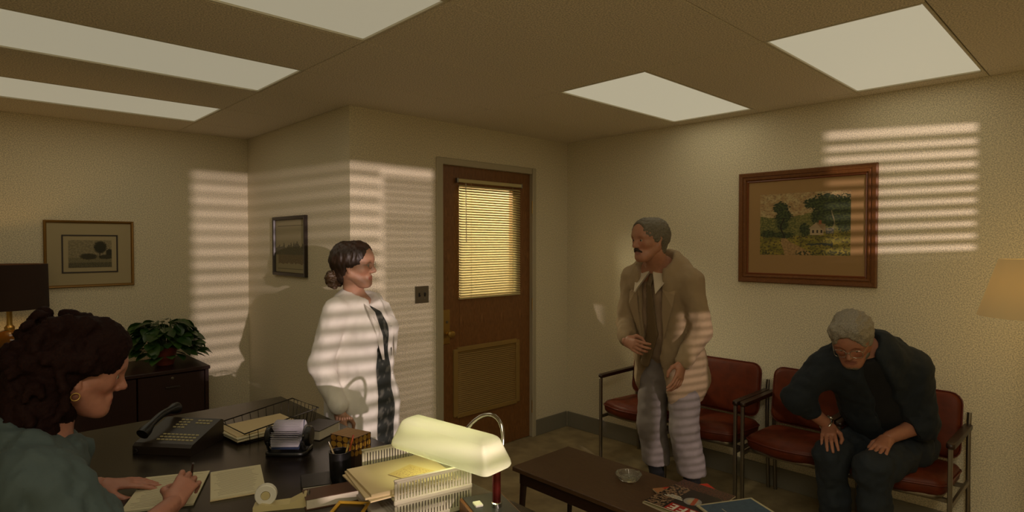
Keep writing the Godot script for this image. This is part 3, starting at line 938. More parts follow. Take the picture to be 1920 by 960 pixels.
func credenza() -> void:
	var t := thing("credenza", "dark reddish wooden cabinet against the far wall", "cabinet", Vector3(0.70, 0, -4.76))
	var w: Material = mats.cabinet_wood
	part("top", box(Vector3(0, 0.698, 0), Vector3(1.30, 0.024, 0.55), 0.003), w, t)
	var st := mb()
	for s in [-1.0, 1.0]:
		bx(st, Vector3(s * 0.63, 0.373, 0), Vector3(0.024, 0.626, 0.53), 0.002)
	bx(st, Vector3(0, 0.373, -0.25), Vector3(1.236, 0.626, 0.012))
	bx(st, Vector3(0, 0.07, 0), Vector3(1.236, 0.02, 0.51))
	part("body", st, w, t)
	part("plinth", box(Vector3(0, 0.03, -0.01), Vector3(1.22, 0.06, 0.46)), mats.black_plastic, t)
	for k in 3:
		for j in 2:
			var at := Vector3(-0.412 + 0.412 * k, 0.235 + 0.30 * j, 0.255)
			var d := part("drawer", box(at, Vector3(0.404, 0.29, 0.02), 0.003), w, t)
			part("handle", box(at + Vector3(0, 0.06, 0.018), Vector3(0.09, 0.012, 0.014), 0.003), mats.frame_dark, d)
			if j == 1:
				part("lock", lathe(mb(), [Vector2(0, 0), Vector2(0.009, 0), Vector2(0.009, 0.004), Vector2(0, 0.006)], 14, Transform3D(Basis(Vector3.RIGHT, PI / 2), at + Vector3(0.0, 0.12, 0.010))), mats.steel, d)
	plant()

func leaf_mesh(l: float, w: float, bend: float) -> Mesh:
	var st := mb()
	st.set_smooth_group(1)
	var prof := [0.0, 0.55, 0.95, 1.0, 0.85, 0.55, 0.0]
	for i in 6:
		for s in [-1.0, 1.0]:
			var p := []
			for q in [[i, 0], [i + 1, 0], [i + 1, 1], [i, 1]]:
				var a: float = q[0] / 6.0
				var back: float = 0.18 * l * (1.0 - a) * q[1] if q[0] < 3 else 0.0
				p.append(Vector3(s * q[1] * prof[q[0]] * w / 2, -bend * a * a + 0.12 * w * q[1] * prof[q[0]], a * l - back))
			quad(st, p[0], p[1], p[2], p[3], Vector3.UP)
	st.generate_normals()
	return st.commit()

func plant() -> void:
	var t := thing("potted_plant", "leafy green plant in a terracotta pot on the dark cabinet", "plant", Vector3(1.13, 0.71, -4.75))
	part("pot", lathe(mb(), [Vector2(0, 0), Vector2(0.055, 0), Vector2(0.075, 0.10), Vector2(0.082, 0.10), Vector2(0.082, 0.125), Vector2(0.072, 0.125), Vector2(0.068, 0.11), Vector2(0, 0.11)], 28), mats.terracotta, t)
	part("soil", lathe(mb(), [Vector2(0, 0.105), Vector2(0.069, 0.105), Vector2(0.05, 0.116), Vector2(0, 0.118)], 18), mats.soil, t)
	var shapes := [leaf_mesh(0.085, 0.070, 0.02), leaf_mesh(0.105, 0.085, 0.035), leaf_mesh(0.07, 0.058, 0.012)]
	var st := mb()
	for k in 185:
		var a := k * 2.39996 + rng.randf_range(-0.3, 0.3)
		var f := (k + 0.5) / 185.0
		var out := 0.05 + 0.15 * sqrt(f) * rng.randf_range(0.75, 1.05)
		var y := 0.285 - 0.22 * f * f + rng.randf_range(-0.05, 0.03)
		var p := Vector3(cos(a) * out * 1.12, maxf(y, 0.075), sin(a) * out * 0.9)
		if k % 3 == 0:
			tube(st, [Vector3(cos(a) * 0.02, 0.11, sin(a) * 0.02), Vector3(p.x * 0.6, p.y + 0.03, p.z * 0.6), p], 0.0025, 5)
		var l := part("leaf", shapes[k % 3], mats.leaf if k % 4 else mats.leaf_light, t, p)
		l.rotation = Vector3(rng.randf_range(-0.1, 0.75) * clampf((p.y - 0.07) * 12.0, 0.05, 1.0), PI / 2 - a + rng.randf_range(-0.6, 0.6), rng.randf_range(-0.5, 0.5))
	part("stems", st, mats.stem, t)

func lamps() -> void:
	# lamp with drum shade on the cabinet
	var t := thing("table_lamp", "lamp with a dark brown drum shade and amber glass base on the cabinet", "lamp", Vector3(0.28, 0.71, -4.62))
	part("base", lathe(mb(), [Vector2(0, 0.0), Vector2(0.085, 0.0), Vector2(0.098, 0.03), Vector2(0.102, 0.18), Vector2(0.092, 0.29), Vector2(0.055, 0.335), Vector2(0.024, 0.345), Vector2(0, 0.346)], 48, Transform3D(), 14, 0.04), mat("amber", Color(0.40, 0.25, 0.05), 0.12, {coat = 0.6, back = Color(0.3, 0.2, 0.05)}), t)
	part("neck", lathe(mb(), [Vector2(0.024, 0.345), Vector2(0.026, 0.36), Vector2(0.014, 0.375), Vector2(0.014, 0.46), Vector2(0.02, 0.47), Vector2(0.02, 0.50), Vector2(0, 0.50)], 20), mats.brass, t)
	var brown := mat("shade_brown", Color(0.22, 0.13, 0.075), 0.9, {tex = "cloth", scale = Vector3(8, 8, 8), back = Color(0.05, 0.03, 0.015)})
	part("shade", lathe(mb(), [Vector2(0.186, 0.47), Vector2(0.190, 0.47), Vector2(0.186, 0.735), Vector2(0.182, 0.735), Vector2(0.186, 0.47)], 40), brown, t)
	part("shade_ring", tube(mb(), [Vector3(-0.184, 0.70, 0), Vector3(0.184, 0.70, 0)], 0.002, 5), mats.brass, t)
	var bulb := lathe(mb(), [Vector2(0, 0.50), Vector2(0.013, 0.50), Vector2(0.030, 0.55), Vector2(0.024, 0.585), Vector2(0, 0.60)], 16)
	part("light_bulb", bulb, mat("bulb_dim", Color(0.9, 0.85, 0.7), 0.5, {glow = Color(1.0, 0.78, 0.45), power = 2.0}), t)
	var l := OmniLight3D.new()
	l.name = "bulb_glow"
	l.position = Vector3(0, 0.555, 0)
	l.light_color = Color(1.0, 0.78, 0.48)
	l.light_energy = 0.05
	l.light_size = 0.03
	l.omni_range = 8.0
	l.omni_attenuation = 2.0
	l.shadow_enabled = true
	t.add_child(l)
	# floor lamp beside the chairs
	t = thing("floor_lamp", "floor lamp with a glowing cream cone shade by the chairs", "lamp", Vector3(3.455, 0, -0.285))
	part("foot", lathe(mb(), [Vector2(0, 0), Vector2(0.13, 0), Vector2(0.13, 0.014), Vector2(0.02, 0.03), Vector2(0, 0.03)], 28), mats.brass, t)
	part("pole", tube(mb(), [Vector3(0, 0.02, 0), Vector3(0, 1.30, 0)], 0.011, 10), mats.brass, t)
	part("shade", lathe(mb(), [Vector2(0.208, 1.246), Vector2(0.212, 1.246), Vector2(0.137, 1.50), Vector2(0.133, 1.50), Vector2(0.208, 1.246)], 44), mat("shade_cream_glow", Color(0.78, 0.70, 0.48), 0.9, {tex = "cloth", scale = Vector3(8, 8, 8), back = Color(0.80, 0.72, 0.50), glow = Color(1.0, 0.91, 0.68), power = 0.10}), t)  # light through the cloth partly put in as a faint glow
	part("shade_ring", tube(mb(), [Vector3(-0.135, 1.48, 0), Vector3(0.135, 1.48, 0)], 0.002, 5), mats.brass, t)
	part("light_bulb", lathe(mb(), [Vector2(0, 1.30), Vector2(0.013, 1.30), Vector2(0.030, 1.35), Vector2(0.024, 1.385), Vector2(0, 1.40)], 16), mat("bulb_warm", Color(0.9, 0.85, 0.7), 0.5, {glow = Color(1.0, 0.80, 0.45), power = 3.0}), t)
	l = OmniLight3D.new()
	l.name = "bulb_glow"
	l.position = Vector3(0, 1.35, 0)
	l.light_color = Color(1.0, 0.84, 0.52)
	l.light_energy = 0.03
	l.light_size = 0.03
	l.omni_range = 8.0
	l.omni_attenuation = 2.0
	l.shadow_enabled = true
	t.add_child(l)
	# desk lamp: long trough shade on a gooseneck
	t = thing("desk_lamp", "glowing desk lamp with a long cream shade and chrome gooseneck", "lamp", Vector3(1.155, 0.75, -1.30))
	var turn := Basis(Vector3.UP, deg_to_rad(-20))
	var ba := part("base", box(Vector3(0, 0.023, 0), Vector3(0.135, 0.046, 0.17), 0.003, turn), mats.frame_wood, t)
	part("top_plate", box(Vector3(0, 0.048, 0), Vector3(0.120, 0.004, 0.155), 0.001, turn), mat("plate_grey", Color(0.16, 0.165, 0.16), 0.35), ba)
	part("switch_button", box(turn * Vector3(-0.035, 0.053, -0.01), Vector3(0.024, 0.008, 0.03), 0.002, turn), mats.white_plastic, ba)
	var foot := turn * Vector3(0.012, 0, 0.02)
	part("stem", tube(mb(), [foot + Vector3(0, 0.05, 0), foot + Vector3(0, 0.155, 0)], 0.0125, 14), mat("red_stem", Color(0.33, 0.10, 0.08), 0.25, {metal = 0.6}), t)
	part("collar", lathe(mb(), [Vector2(0.0155, 0.048), Vector2(0.0155, 0.062), Vector2(0.0125, 0.064)], 16, Transform3D(Basis(), foot)), mats.chrome, t)
	var ax := Vector3(0.128, 0, 0.9918)
	var sc := Vector3(-0.050, 0.221, -0.135)
	var gp := []
	var p0 := foot + Vector3(0, 0.15, 0)
	var p3 := sc + Vector3(0.03, 0.035, 0.05)
	var p1 := p0 + Vector3(0.05, 0.17, 0.03)
	var p2 := p3 + Vector3(0.06, 0.085, 0.03)
	for k in 25:
		gp.append(p0.bezier_interpolate(p1, p2, p3, k / 24.0))
	var rr := []
	for k in 25:
		rr.append(0.0065 if k % 2 else 0.0058)
	part("gooseneck", tube(mb(), gp, rr, 12), mats.chrome, t)
	# the shade: lofted trough with sloped ends, open below
	var sf := Transform3D(Basis(ax.cross(Vector3.UP) * -1.0, Vector3.UP, ax).scaled(Vector3.ONE * 0.87), sc)
	var st := mb()
	for shell in [[0.0, 1.0], [0.003, -1.0]]:
		var e: float = shell[0]
		var rings := []
		for r in [[0.068, 0.235, -0.054], [0.071, 0.238, -0.046], [0.069, 0.236, -0.034], [0.046, 0.206, 0.034], [0.040, 0.199, 0.042], [0.028, 0.188, 0.049], [0.010, 0.172, 0.052]]:
			var ring := []
			for p in round_rect((r[0] - e) * 2, (r[1] - e) * 2, (r[0] - e) * 0.32, 0.0, 4):
				ring.append(sf * Vector3(p.x, r[2] - e, p.y))
			rings.append(ring)
		var n: int = rings[0].size()
		for i in rings.size() - 1:
			st.set_smooth_group((5 if i < 2 else 6 if i == 2 else 7) + (4 if e > 0.0 else 0))
			for k in n:
				var q: int = (k + 1) % n
				var mid: Vector3 = (rings[i][k] + rings[i + 1][q]) * 0.5 - sc + Vector3(0, 0.04 + 0.03 * i, 0)
				quad(st, rings[i][k], rings[i][q], rings[i + 1][q], rings[i + 1][k], mid * shell[1])
		for k in n:
			tri(st, sf * Vector3(0, 0.053 - e, 0), rings[-1][k], rings[-1][(k + 1) % n], Vector3.UP * shell[1])
	part("shade", st, mat("shade_glass", Color(0.93, 0.92, 0.84), 0.35, {back = Color(0.85, 0.85, 0.80)}), t)
	var tb := tube(mb(), [sf * Vector3(0, 0.005, -0.18), sf * Vector3(0, 0.005, 0.18)], 0.010, 12)
	part("light_tube", tb, mat("tube_glow", Color(0.9, 0.9, 0.8), 0.5, {glow = Color(1.0, 0.985, 0.82), power = 7.5}), t)
	var al := AreaLight3D.new()
	al.name = "tube_glow"
	al.area_size = Vector2(0.34, 0.02)
	al.light_color = Color(0.93, 1.0, 0.62)
	al.light_energy = 0.02
	al.area_range = 6.0
	al.shadow_enabled = true
	al.transform = Transform3D(Basis(ax, ax.cross(Vector3.UP), Vector3.UP), sf * Vector3(0, -0.008, 0))
	t.add_child(al)

func pages_book(called: String, label: String, category: String, at: Vector3, turn: float, s: Vector3, cover: Material, group := "") -> Node3D:
	var b := thing(called, label, category, at, turn, group)
	var c := 0.0025
	part("cover", bx(bx(box(Vector3(0, c / 2, 0), Vector3(s.x, c, s.z)), Vector3(0, s.y - c / 2, 0), Vector3(s.x, c, s.z), 0.0008), Vector3(0, s.y / 2, -s.z / 2 + c / 2), Vector3(s.x, s.y - 2 * c, c)), cover, b)
	part("pages", box(Vector3(0, s.y / 2, 0.0), Vector3(s.x - 0.008, s.y - 2 * c, s.z - 0.008)), mats.page, b)
	return b

func desk_things() -> void:
	var y := 0.7502
	# telephone
	var t := thing("telephone", "black multi-line desk telephone with rows of pale keys", "telephone", Vector3(0.685, y, -2.66), -51.0)
	var poly := PackedVector2Array([Vector2(-0.10, 0.0), Vector2(0.11, 0.0), Vector2(0.11, 0.030), Vector2(0.095, 0.040), Vector2(-0.085, 0.088), Vector2(-0.10, 0.080)])
	part("body", prism(mb(), poly, 0.245, Transform3D(Basis(Vector3(0, 0, 1), Vector3.UP, Vector3(-1, 0, 0)), Vector3.ZERO)), mats.brown_plastic, t)
	var sl := Basis(Vector3.RIGHT, atan2(0.048, 0.18))
	var kp := func(x: float, z: float) -> Vector3: return Vector3(x, 0.0652 - z * 0.267, z)
	var km := box(Vector3.ZERO, Vector3(0.0135, 0.006, 0.0075), 0.0015, sl)
	km.generate_normals()
	var kmesh := km.commit()
	for r in 3:
		for k in 9:
			part("key", kmesh, mats.key, t, kp.call(-0.042 + 0.0175 * k, 0.035 + 0.018 * r))
	for r in 4:
		for k in 3:
			part("key", kmesh, mats.key, t, kp.call(-0.036 + 0.018 * k, -0.068 + 0.018 * r))
	for r in 2:
		for k in 4:
			part("key", kmesh, mats.key, t, kp.call(0.040 + 0.0165 * k, -0.065 + 0.018 * r))
	var hs := mb()
	var hp := []
	var hr := []
	for k in 13:
		var u := k / 12.0
		var z := lerpf(-0.10, 0.10, u)
		hp.append(Vector3(-0.088, 0.098 - z * 0.25 + 0.020 * sin(PI * u), z))
		hr.append(0.024 if k in [0, 1, 11, 12] else 0.019 if k in [2, 10] else 0.014)
	tube(hs, hp, hr, 12)
	part("handset", hs, mats.black_plastic, t)
	var coil := []
	for k in 160:
		var u := k / 159.0
		var a := u * TAU * 20
		var c := Vector3(-0.10 - 0.05 * sin(u * PI), 0.012, 0.12 - 0.16 * u)
		coil.append(c + Vector3(cos(a) * 0.007, sin(a) * 0.007, 0))
	part("cord", tube(mb(), coil, 0.0018, 5), mats.black_plastic, t)
	# wire letter basket
	t = thing("wire_basket", "dark wire letter basket holding papers at the far end of the desk", "basket", Vector3(1.03, y, -2.615), 4.0)
	var wr := mb()
	var W := 0.165
	var D := 0.12
	var rim := [Vector3(-W, 0.045, -D), Vector3(W, 0.085, -D), Vector3(W, 0.085, D), Vector3(-W, 0.045, D)]
	part("rim", tube(mb(), rim, 0.0028, 6, true), mats.wire, t)
	part("bottom_rim", tube(mb(), [Vector3(-W + 0.01, 0.004, -D + 0.012), Vector3(W - 0.012, 0.004, -D + 0.012), Vector3(W - 0.012, 0.004, D - 0.012), Vector3(-W + 0.01, 0.004, D - 0.012)], 0.0022, 6, true), mats.wire, t)
	var wires := func(a: Vector3, b: Vector3, n: int) -> void:
		for k in n:
			var f := (k + 0.5) / n
			var top := a.lerp(b, f)
			var bot := Vector3(top.x * (W - 0.011) / W, 0.004, top.z * (D - 0.012) / D)
			part("wire", tube(mb(), [top, bot], 0.0014, 5), mats.wire, t)
	wires.call(rim[0], rim[1], 9)
	wires.call(rim[1], rim[2], 7)
	wires.call(rim[2], rim[3], 9)
	for k in 5:
		var z := lerpf(-D + 0.012, D - 0.012, k / 4.0)
		part("wire", tube(mb(), [Vector3(-W + 0.01, 0.004, z), Vector3(W - 0.012, 0.004, z)], 0.0014, 5), mats.wire, t)
	for k in 5:
		var p := thing("paper_stack", ["lowest cream sheet stack in the wire basket", "second cream sheet stack in the wire basket", "middle cream sheets in the wire basket", "cream sheets just under the top of the wire basket", "topmost cream sheets sticking up in the wire basket"][k], "paper", Vector3(0.985 + [0.0, -0.006, 0.004, -0.01, 0.0][k], y + 0.007 + 0.005 * k, -2.615 + [0, 0.004, -0.003, 0.002, -0.004][k]), 4.0 + [0.0, 2.0, -2.0, 3.0, -1.0][k], "papers in the wire basket")
		part("sheets", box(Vector3(0, 0.0025, 0), Vector3(0.275, 0.0046, 0.195)), mats.paper if k % 2 else mats.paper_warm, p)
	# rotary card file
	t = thing("card_file", "black rotary card file with white cards and round knobs", "card file", Vector3(0.975, y, -2.285), -42.0)
	part("base", cushion(round_rect(0.16, 0.13, 0.03), 0.016, 0.006, 0.0, Transform3D(Basis(), Vector3(0, 0.008, 0))), mats.black_plastic, t)
	for s in [-1.0, 1.0]:
		var arc := []
		for k in 13:
			var a := PI * (k / 12.0)
			arc.append(Vector3(s * 0.066, 0.055 - 0.048 * sin(a), 0.055 * cos(a)))
		part("side_arm", tube(mb(), arc, 0.005, 8), mats.black_plastic, t)
		part("knob", lathe(mb(), [Vector2(0, 0), Vector2(0.036, 0), Vector2(0.039, 0.004), Vector2(0.039, 0.016), Vector2(0.034, 0.021), Vector2(0, 0.021)], 24, Transform3D(Basis(Vector3.BACK, -s * PI / 2), Vector3(s * 0.066, 0.062, 0))), mats.black_plastic, t)
	part("axle", tube(mb(), [Vector3(-0.066, 0.062, 0), Vector3(0.066, 0.062, 0)], 0.008, 10), mats.steel, t)
	var cm := box(Vector3(0, 0.036, 0), Vector3(0.105, 0.052, 0.0012))
	cm.generate_normals()
	var card := cm.commit()
	var cw := mat("card_white", Color(0.66, 0.64, 0.66), 0.8)
	var cb := mat("card_blue", Color(0.13, 0.17, 0.27), 0.7)
	for k in 40:
		var a := lerpf(-2.2, 2.2, k / 39.0)
		if absf(a - 0.9) < 0.12:
			continue
		var c := part("card", card, cb if k % 11 in [5, 6] else cw, t, Vector3(0, 0.062, 0))
		c.rotation.x = a
	# dark book by the card file
	pages_book("book", "thick dark book behind the round card file", "book", Vector3(1.155, y, -2.405), 28.0, Vector3(0.15, 0.042, 0.115), mats.brown_plastic)
	# carton printed with stacked round ends
	t = thing("pencil_carton", "small carton printed with rows of amber discs", "box", Vector3(1.093, y, -2.015), 18.0)
	var discs := func(u: float, v: float) -> Color:
		var rows := 3.0
		var cols := 4.0
		var q := Vector2(fposmod(u * cols, 1.0) - 0.5, fposmod(v / 0.62 * rows, 1.0) - 0.5)
		if v > 0.62:
			return Color(0.19, 0.12, 0.07)
		var h := fposmod(floor(u * cols) * 0.37 + floor(v / 0.62 * rows) * 0.61, 1.0)
		if q.length() < 0.46:
			return Color(0.52, 0.36, 0.10).lerp(Color(0.62, 0.48, 0.16), h)
		return Color(0.20, 0.10, 0.04)
	var strips := func(u: float, v: float) -> Color:
		var q := absf(fposmod(u * 6.0, 1.0) - 0.5)
		return Color(0.55, 0.40, 0.19) if q < 0.42 else Color(0.24, 0.13, 0.05)
	var dm := picture("carton_discs", 128, 128, discs, 0.55)
	var sm2 := picture("carton_strips", 96, 32, strips, 0.55)
	part("body", box(Vector3(0, 0.055, 0), Vector3(0.086, 0.11, 0.118)), mat("carton", Color(0.24, 0.14, 0.07), 0.6), t)
	part("top_print", sheet(0.086, 0.118, true), sm2, t, Vector3(0, 0.1104, 0))
	for k in 4:
		var s := part("side_print", sheet(0.086 if k % 2 == 0 else 0.118, 0.11), dm, t, Basis(Vector3.UP, k * PI / 2) * Vector3(0, 0, 0.0594 if k % 2 == 0 else 0.0434) + Vector3(0, 0.055, 0))
		s.rotation.y = k * PI / 2
	# pencil cup
	t = thing("pencil_cup", "black pencil cup in front of the amber printed carton", "cup", Vector3(0.985, y, -1.893))
	part("cup", lathe(mb(), [Vector2(0, 0), Vector2(0.036, 0), Vector2(0.039, 0.10), Vector2(0.035, 0.10), Vector2(0.033, 0.006), Vector2(0, 0.006)], 8), mats.black_plastic, t)
	var pens := [["pencil", "orange pencil with eraser leaning in the black cup", Color(0.55, 0.26, 0.10), Vector3(0.012, 0, 0.0), Vector3(0.03, 0.138, 0.035)], ["pen", "pale pen leaning toward the papers in the black cup", Color(0.62, 0.54, 0.40), Vector3(0.005, 0, 0.008), Vector3(-0.024, 0.112, -0.028)], ["pen", "short cream pen upright in the black cup", Color(0.66, 0.56, 0.30), Vector3(0.01, 0, -0.01), Vector3(0.022, 0.115, 0.018)]]
	for p in pens:
		var e := thing(p[0], p[1], p[0], Vector3(0.985, y + 0.009, -1.893))
		var d: Vector3 = (p[4] - p[3]).normalized()
		part("barrel", tube(mb(), [p[3], p[4]], 0.0034, 6), mat("pen_%s" % p[1].left(8), p[2], 0.5), e)
		part("tip", tube(mb(), [p[4], p[4] + d * 0.010], [0.0034, 0.0028], 6), mats.steel if p[0] == "pen" else mats.terracotta, e)
	# books and pads in front
	pages_book("notepad", "small dark notepad beside the black pencil cup", "notepad", Vector3(0.905, y, -1.910), -22.0, Vector3(0.095, 0.018, 0.115), mats.black_plastic)
	pages_book("book", "brown book with its pale page edge showing in front of the notepad", "book", Vector3(0.882, y, -1.757), -162.0 + 180.0 - 35.0, Vector3(0.165, 0.034, 0.085), mat("cover_brown", Color(0.28, 0.17, 0.09), 0.5))
	# tape dispenser
	t = thing("tape_dispenser", "cream tape dispenser with a round white roll", "dispenser", Vector3(0.745, y, -1.822), -30.0)
	part("body", prism(mb(), PackedVector2Array([Vector2(-0.075, 0), Vector2(0.085, 0), Vector2(0.088, 0.030), Vector2(0.075, 0.036), Vector2(0.03, 0.016), Vector2(-0.015, 0.014), Vector2(-0.05, 0.022), Vector2(-0.075, 0.014)]), 0.045), mats.cream_plastic, t)
	part("roll", lathe(mb(), [Vector2(0.014, -0.011), Vector2(0.030, -0.011), Vector2(0.032, -0.009), Vector2(0.032, 0.009), Vector2(0.030, 0.011), Vector2(0.014, 0.011), Vector2(0.014, -0.011)], 30, Transform3D(Basis(Vector3.RIGHT, PI / 2), Vector3(-0.04, 0.044, 0))), mats.white_plastic, t)
	part("hub", lathe(mb(), [Vector2(0, -0.013), Vector2(0.013, -0.013), Vector2(0.013, 0.013), Vector2(0, 0.013)], 18, Transform3D(Basis(Vector3.RIGHT, PI / 2), Vector3(-0.04, 0.044, 0))), mats.cream_plastic, t)
	part("cutter", box(Vector3(0.086, 0.038, 0), Vector3(0.004, 0.008, 0.026), 0.0, Basis(Vector3.BACK, 0.4)), mats.steel, t)
	# small tray with yellow rim
	t = thing("clip_tray", "small black tray with a bright yellow rim", "tray", Vector3(0.872, y, -1.620), 42.0)
	part("tray", box(Vector3(0, 0.008, 0), Vector3(0.10, 0.016, 0.10), 0.002), mats.black_plastic, t)
	var ry := mb()
	for s in [-1.0, 1.0]:
		bx(ry, Vector3(s * 0.046, 0.019, 0), Vector3(0.010, 0.008, 0.102), 0.002)
		bx(ry, Vector3(0, 0.019, s * 0.046), Vector3(0.082, 0.008, 0.010), 0.002)
	part("rim", ry, mats.yellow, t)
	# writing papers
	t = thing("writing_pad", "wide pad of pale paper under the receptionist's pencil hand", "notepad", Vector3(0.525, y, -2.19), -26.0)
	for k in 3:
		part("sheet", box(Vector3(0.001 * k, 0.0015 + 0.0026 * k, 0.001 * k), Vector3(0.20, 0.0024, 0.28)), mats.paper, t)
	ruled(t, 0.20, 0.28, 0.0082)
	t = thing("letter_pad", "second pale pad lying toward the middle of the desk", "notepad", Vector3(0.715, y, -2.105), -17.0)
	part("backing", box(Vector3(0, 0.002, 0), Vector3(0.165, 0.003, 0.25)), mats.paper_warm, t)
	part("sheet", box(Vector3(0, 0.0065, 0), Vector3(0.163, 0.006, 0.246)), mats.paper, t)
	ruled(t, 0.163, 0.246, 0.0097)
	# letter trays beside the lamp
	t = thing("letter_tray", "two-tier pale grey ribbed letter tray below the lamp", "tray", Vector3(1.085, y, -1.585), -12.0)
	var g: Material = mats.tray_grey
	for s in [-1.0, 1.0]:
		var ws := mb()
		for y2 in [0.006, 0.066, 0.129]:
			bx(ws, Vector3(0, y2, s * 0.150), Vector3(0.25, 0.020 if y2 == 0.066 else 0.012, 0.004))
		for x2 in [-0.121, 0.121]:
			bx(ws, Vector3(x2, 0.066, s * 0.150), Vector3(0.008, 0.132, 0.004))
		var wall := part("side_wall", ws, g, t)
		part("edge_rail", box(Vector3(0, 0.133, s * 0.150), Vector3(0.254, 0.006, 0.008), 0.002), g, wall)
		part("edge_rail", box(Vector3(0, 0.068, s * 0.150), Vector3(0.254, 0.014, 0.008), 0.002), g, wall)
		for tier in 2:
			for k in 24:
				part("rib", box(Vector3(-0.112 + 0.0097 * k, 0.034 + 0.067 * tier, s * 0.150), Vector3(0.0062, 0.056, 0.003)), g, wall)
	for yy in [0.004, 0.072]:
		part("shelf", box(Vector3(0, yy, 0), Vector3(0.25, 0.004, 0.297)), g, t)
	part("back_wall", box(Vector3(0.124, 0.066, 0), Vector3(0.003, 0.132, 0.297)), g, t)
	var ps := [[0.076, 0.004, 0.30, 0.24, -0.045, 3.0, "pale folder at the bottom of the upper letter tray"], [0.0805, 0.006, 0.28, 0.235, -0.055, -2.0, "cream papers stacked in the upper letter tray"], [0.087, 0.008, 0.27, 0.23, -0.05, 1.0, "warm cream folder on top of the upper letter tray"], [0.008, 0.012, 0.26, 0.22, -0.035, 0.0, "grey papers in the lower letter tray"]]
	for p in ps:
		var q := thing("paper_stack", p[6], "paper", t.position + Basis(Vector3.UP, deg_to_rad(-12)) * Vector3(p[4], p[0], 0), -12.0 + p[5], "papers in the letter tray")
		part("sheets", box(Vector3(0, p[1] / 2, 0), Vector3(p[2], p[1], p[3])), mats.paper_warm if p[0] > 0.05 else mats.page, q)
	var nz := FastNoiseLite.new()
	nz.seed = 21
	nz.frequency = 1.0
	var sketch := func(u: float, v: float) -> Color:
		var n := nz.get_noise_2d(u * 16, v * 16)
		var c := Color(0.70, 0.60, 0.38)
		if n > 0.32 and absf(u - 0.5) < 0.4 and absf(v - 0.5) < 0.4:
			c = Color(0.42, 0.28, 0.17)
		return c
	var q := thing("picture_card", "tan card with a small brown drawing on the letter tray papers", "card", t.position + Basis(Vector3.UP, deg_to_rad(-12)) * Vector3(-0.02, 0.0955, 0.035), 14.0)
	part("card", box(Vector3(0, 0.001, 0), Vector3(0.10, 0.0016, 0.12)), mats.paper_warm, q)
	part("drawing", sheet(0.098, 0.118, true), picture("sketch_print", 64, 64, sketch), q, Vector3(0, 0.0021, 0))

# faint writing lines on a sheet
func ruled(parent: Node3D, w: float, d: float, y: float) -> void:
	var st := mb()
	var n := int(d / 0.012)
	for k in range(2, n):
		bx(st, Vector3(rng.randf_range(-0.01, 0.005), y, -d / 2 + 0.012 * k), Vector3(w * rng.randf_range(0.6, 0.82), 0.0002, 0.0012))
	part("handwriting", st, mat("ink", Color(0.42, 0.38, 0.34), 0.9), parent)

# ---------------------------------------------------------------- figures
# a rounded, tapered bone; u and f flatten it (u = wide axis, f = thickness over width); sign -1 carves
func bone(a: Vector3, b: Vector3, ra: float, rb: float, k := 0.02, u := Vector3.ZERO, f := 1.0, sign := 1) -> Array:
	return [a, b, ra, rb, k, u, f, sign]

func moved(list: Array, xf: Transform3D) -> Array:
	var s := xf.basis.get_scale().x
	var out := []
	for p in list:
		out.append([xf * p[0], xf * p[1], p[2] * s, p[3] * s, p[4] * s, (xf.basis * p[5]).normalized() if p[5] != Vector3.ZERO else Vector3.ZERO, p[6], p[7]])
	return out

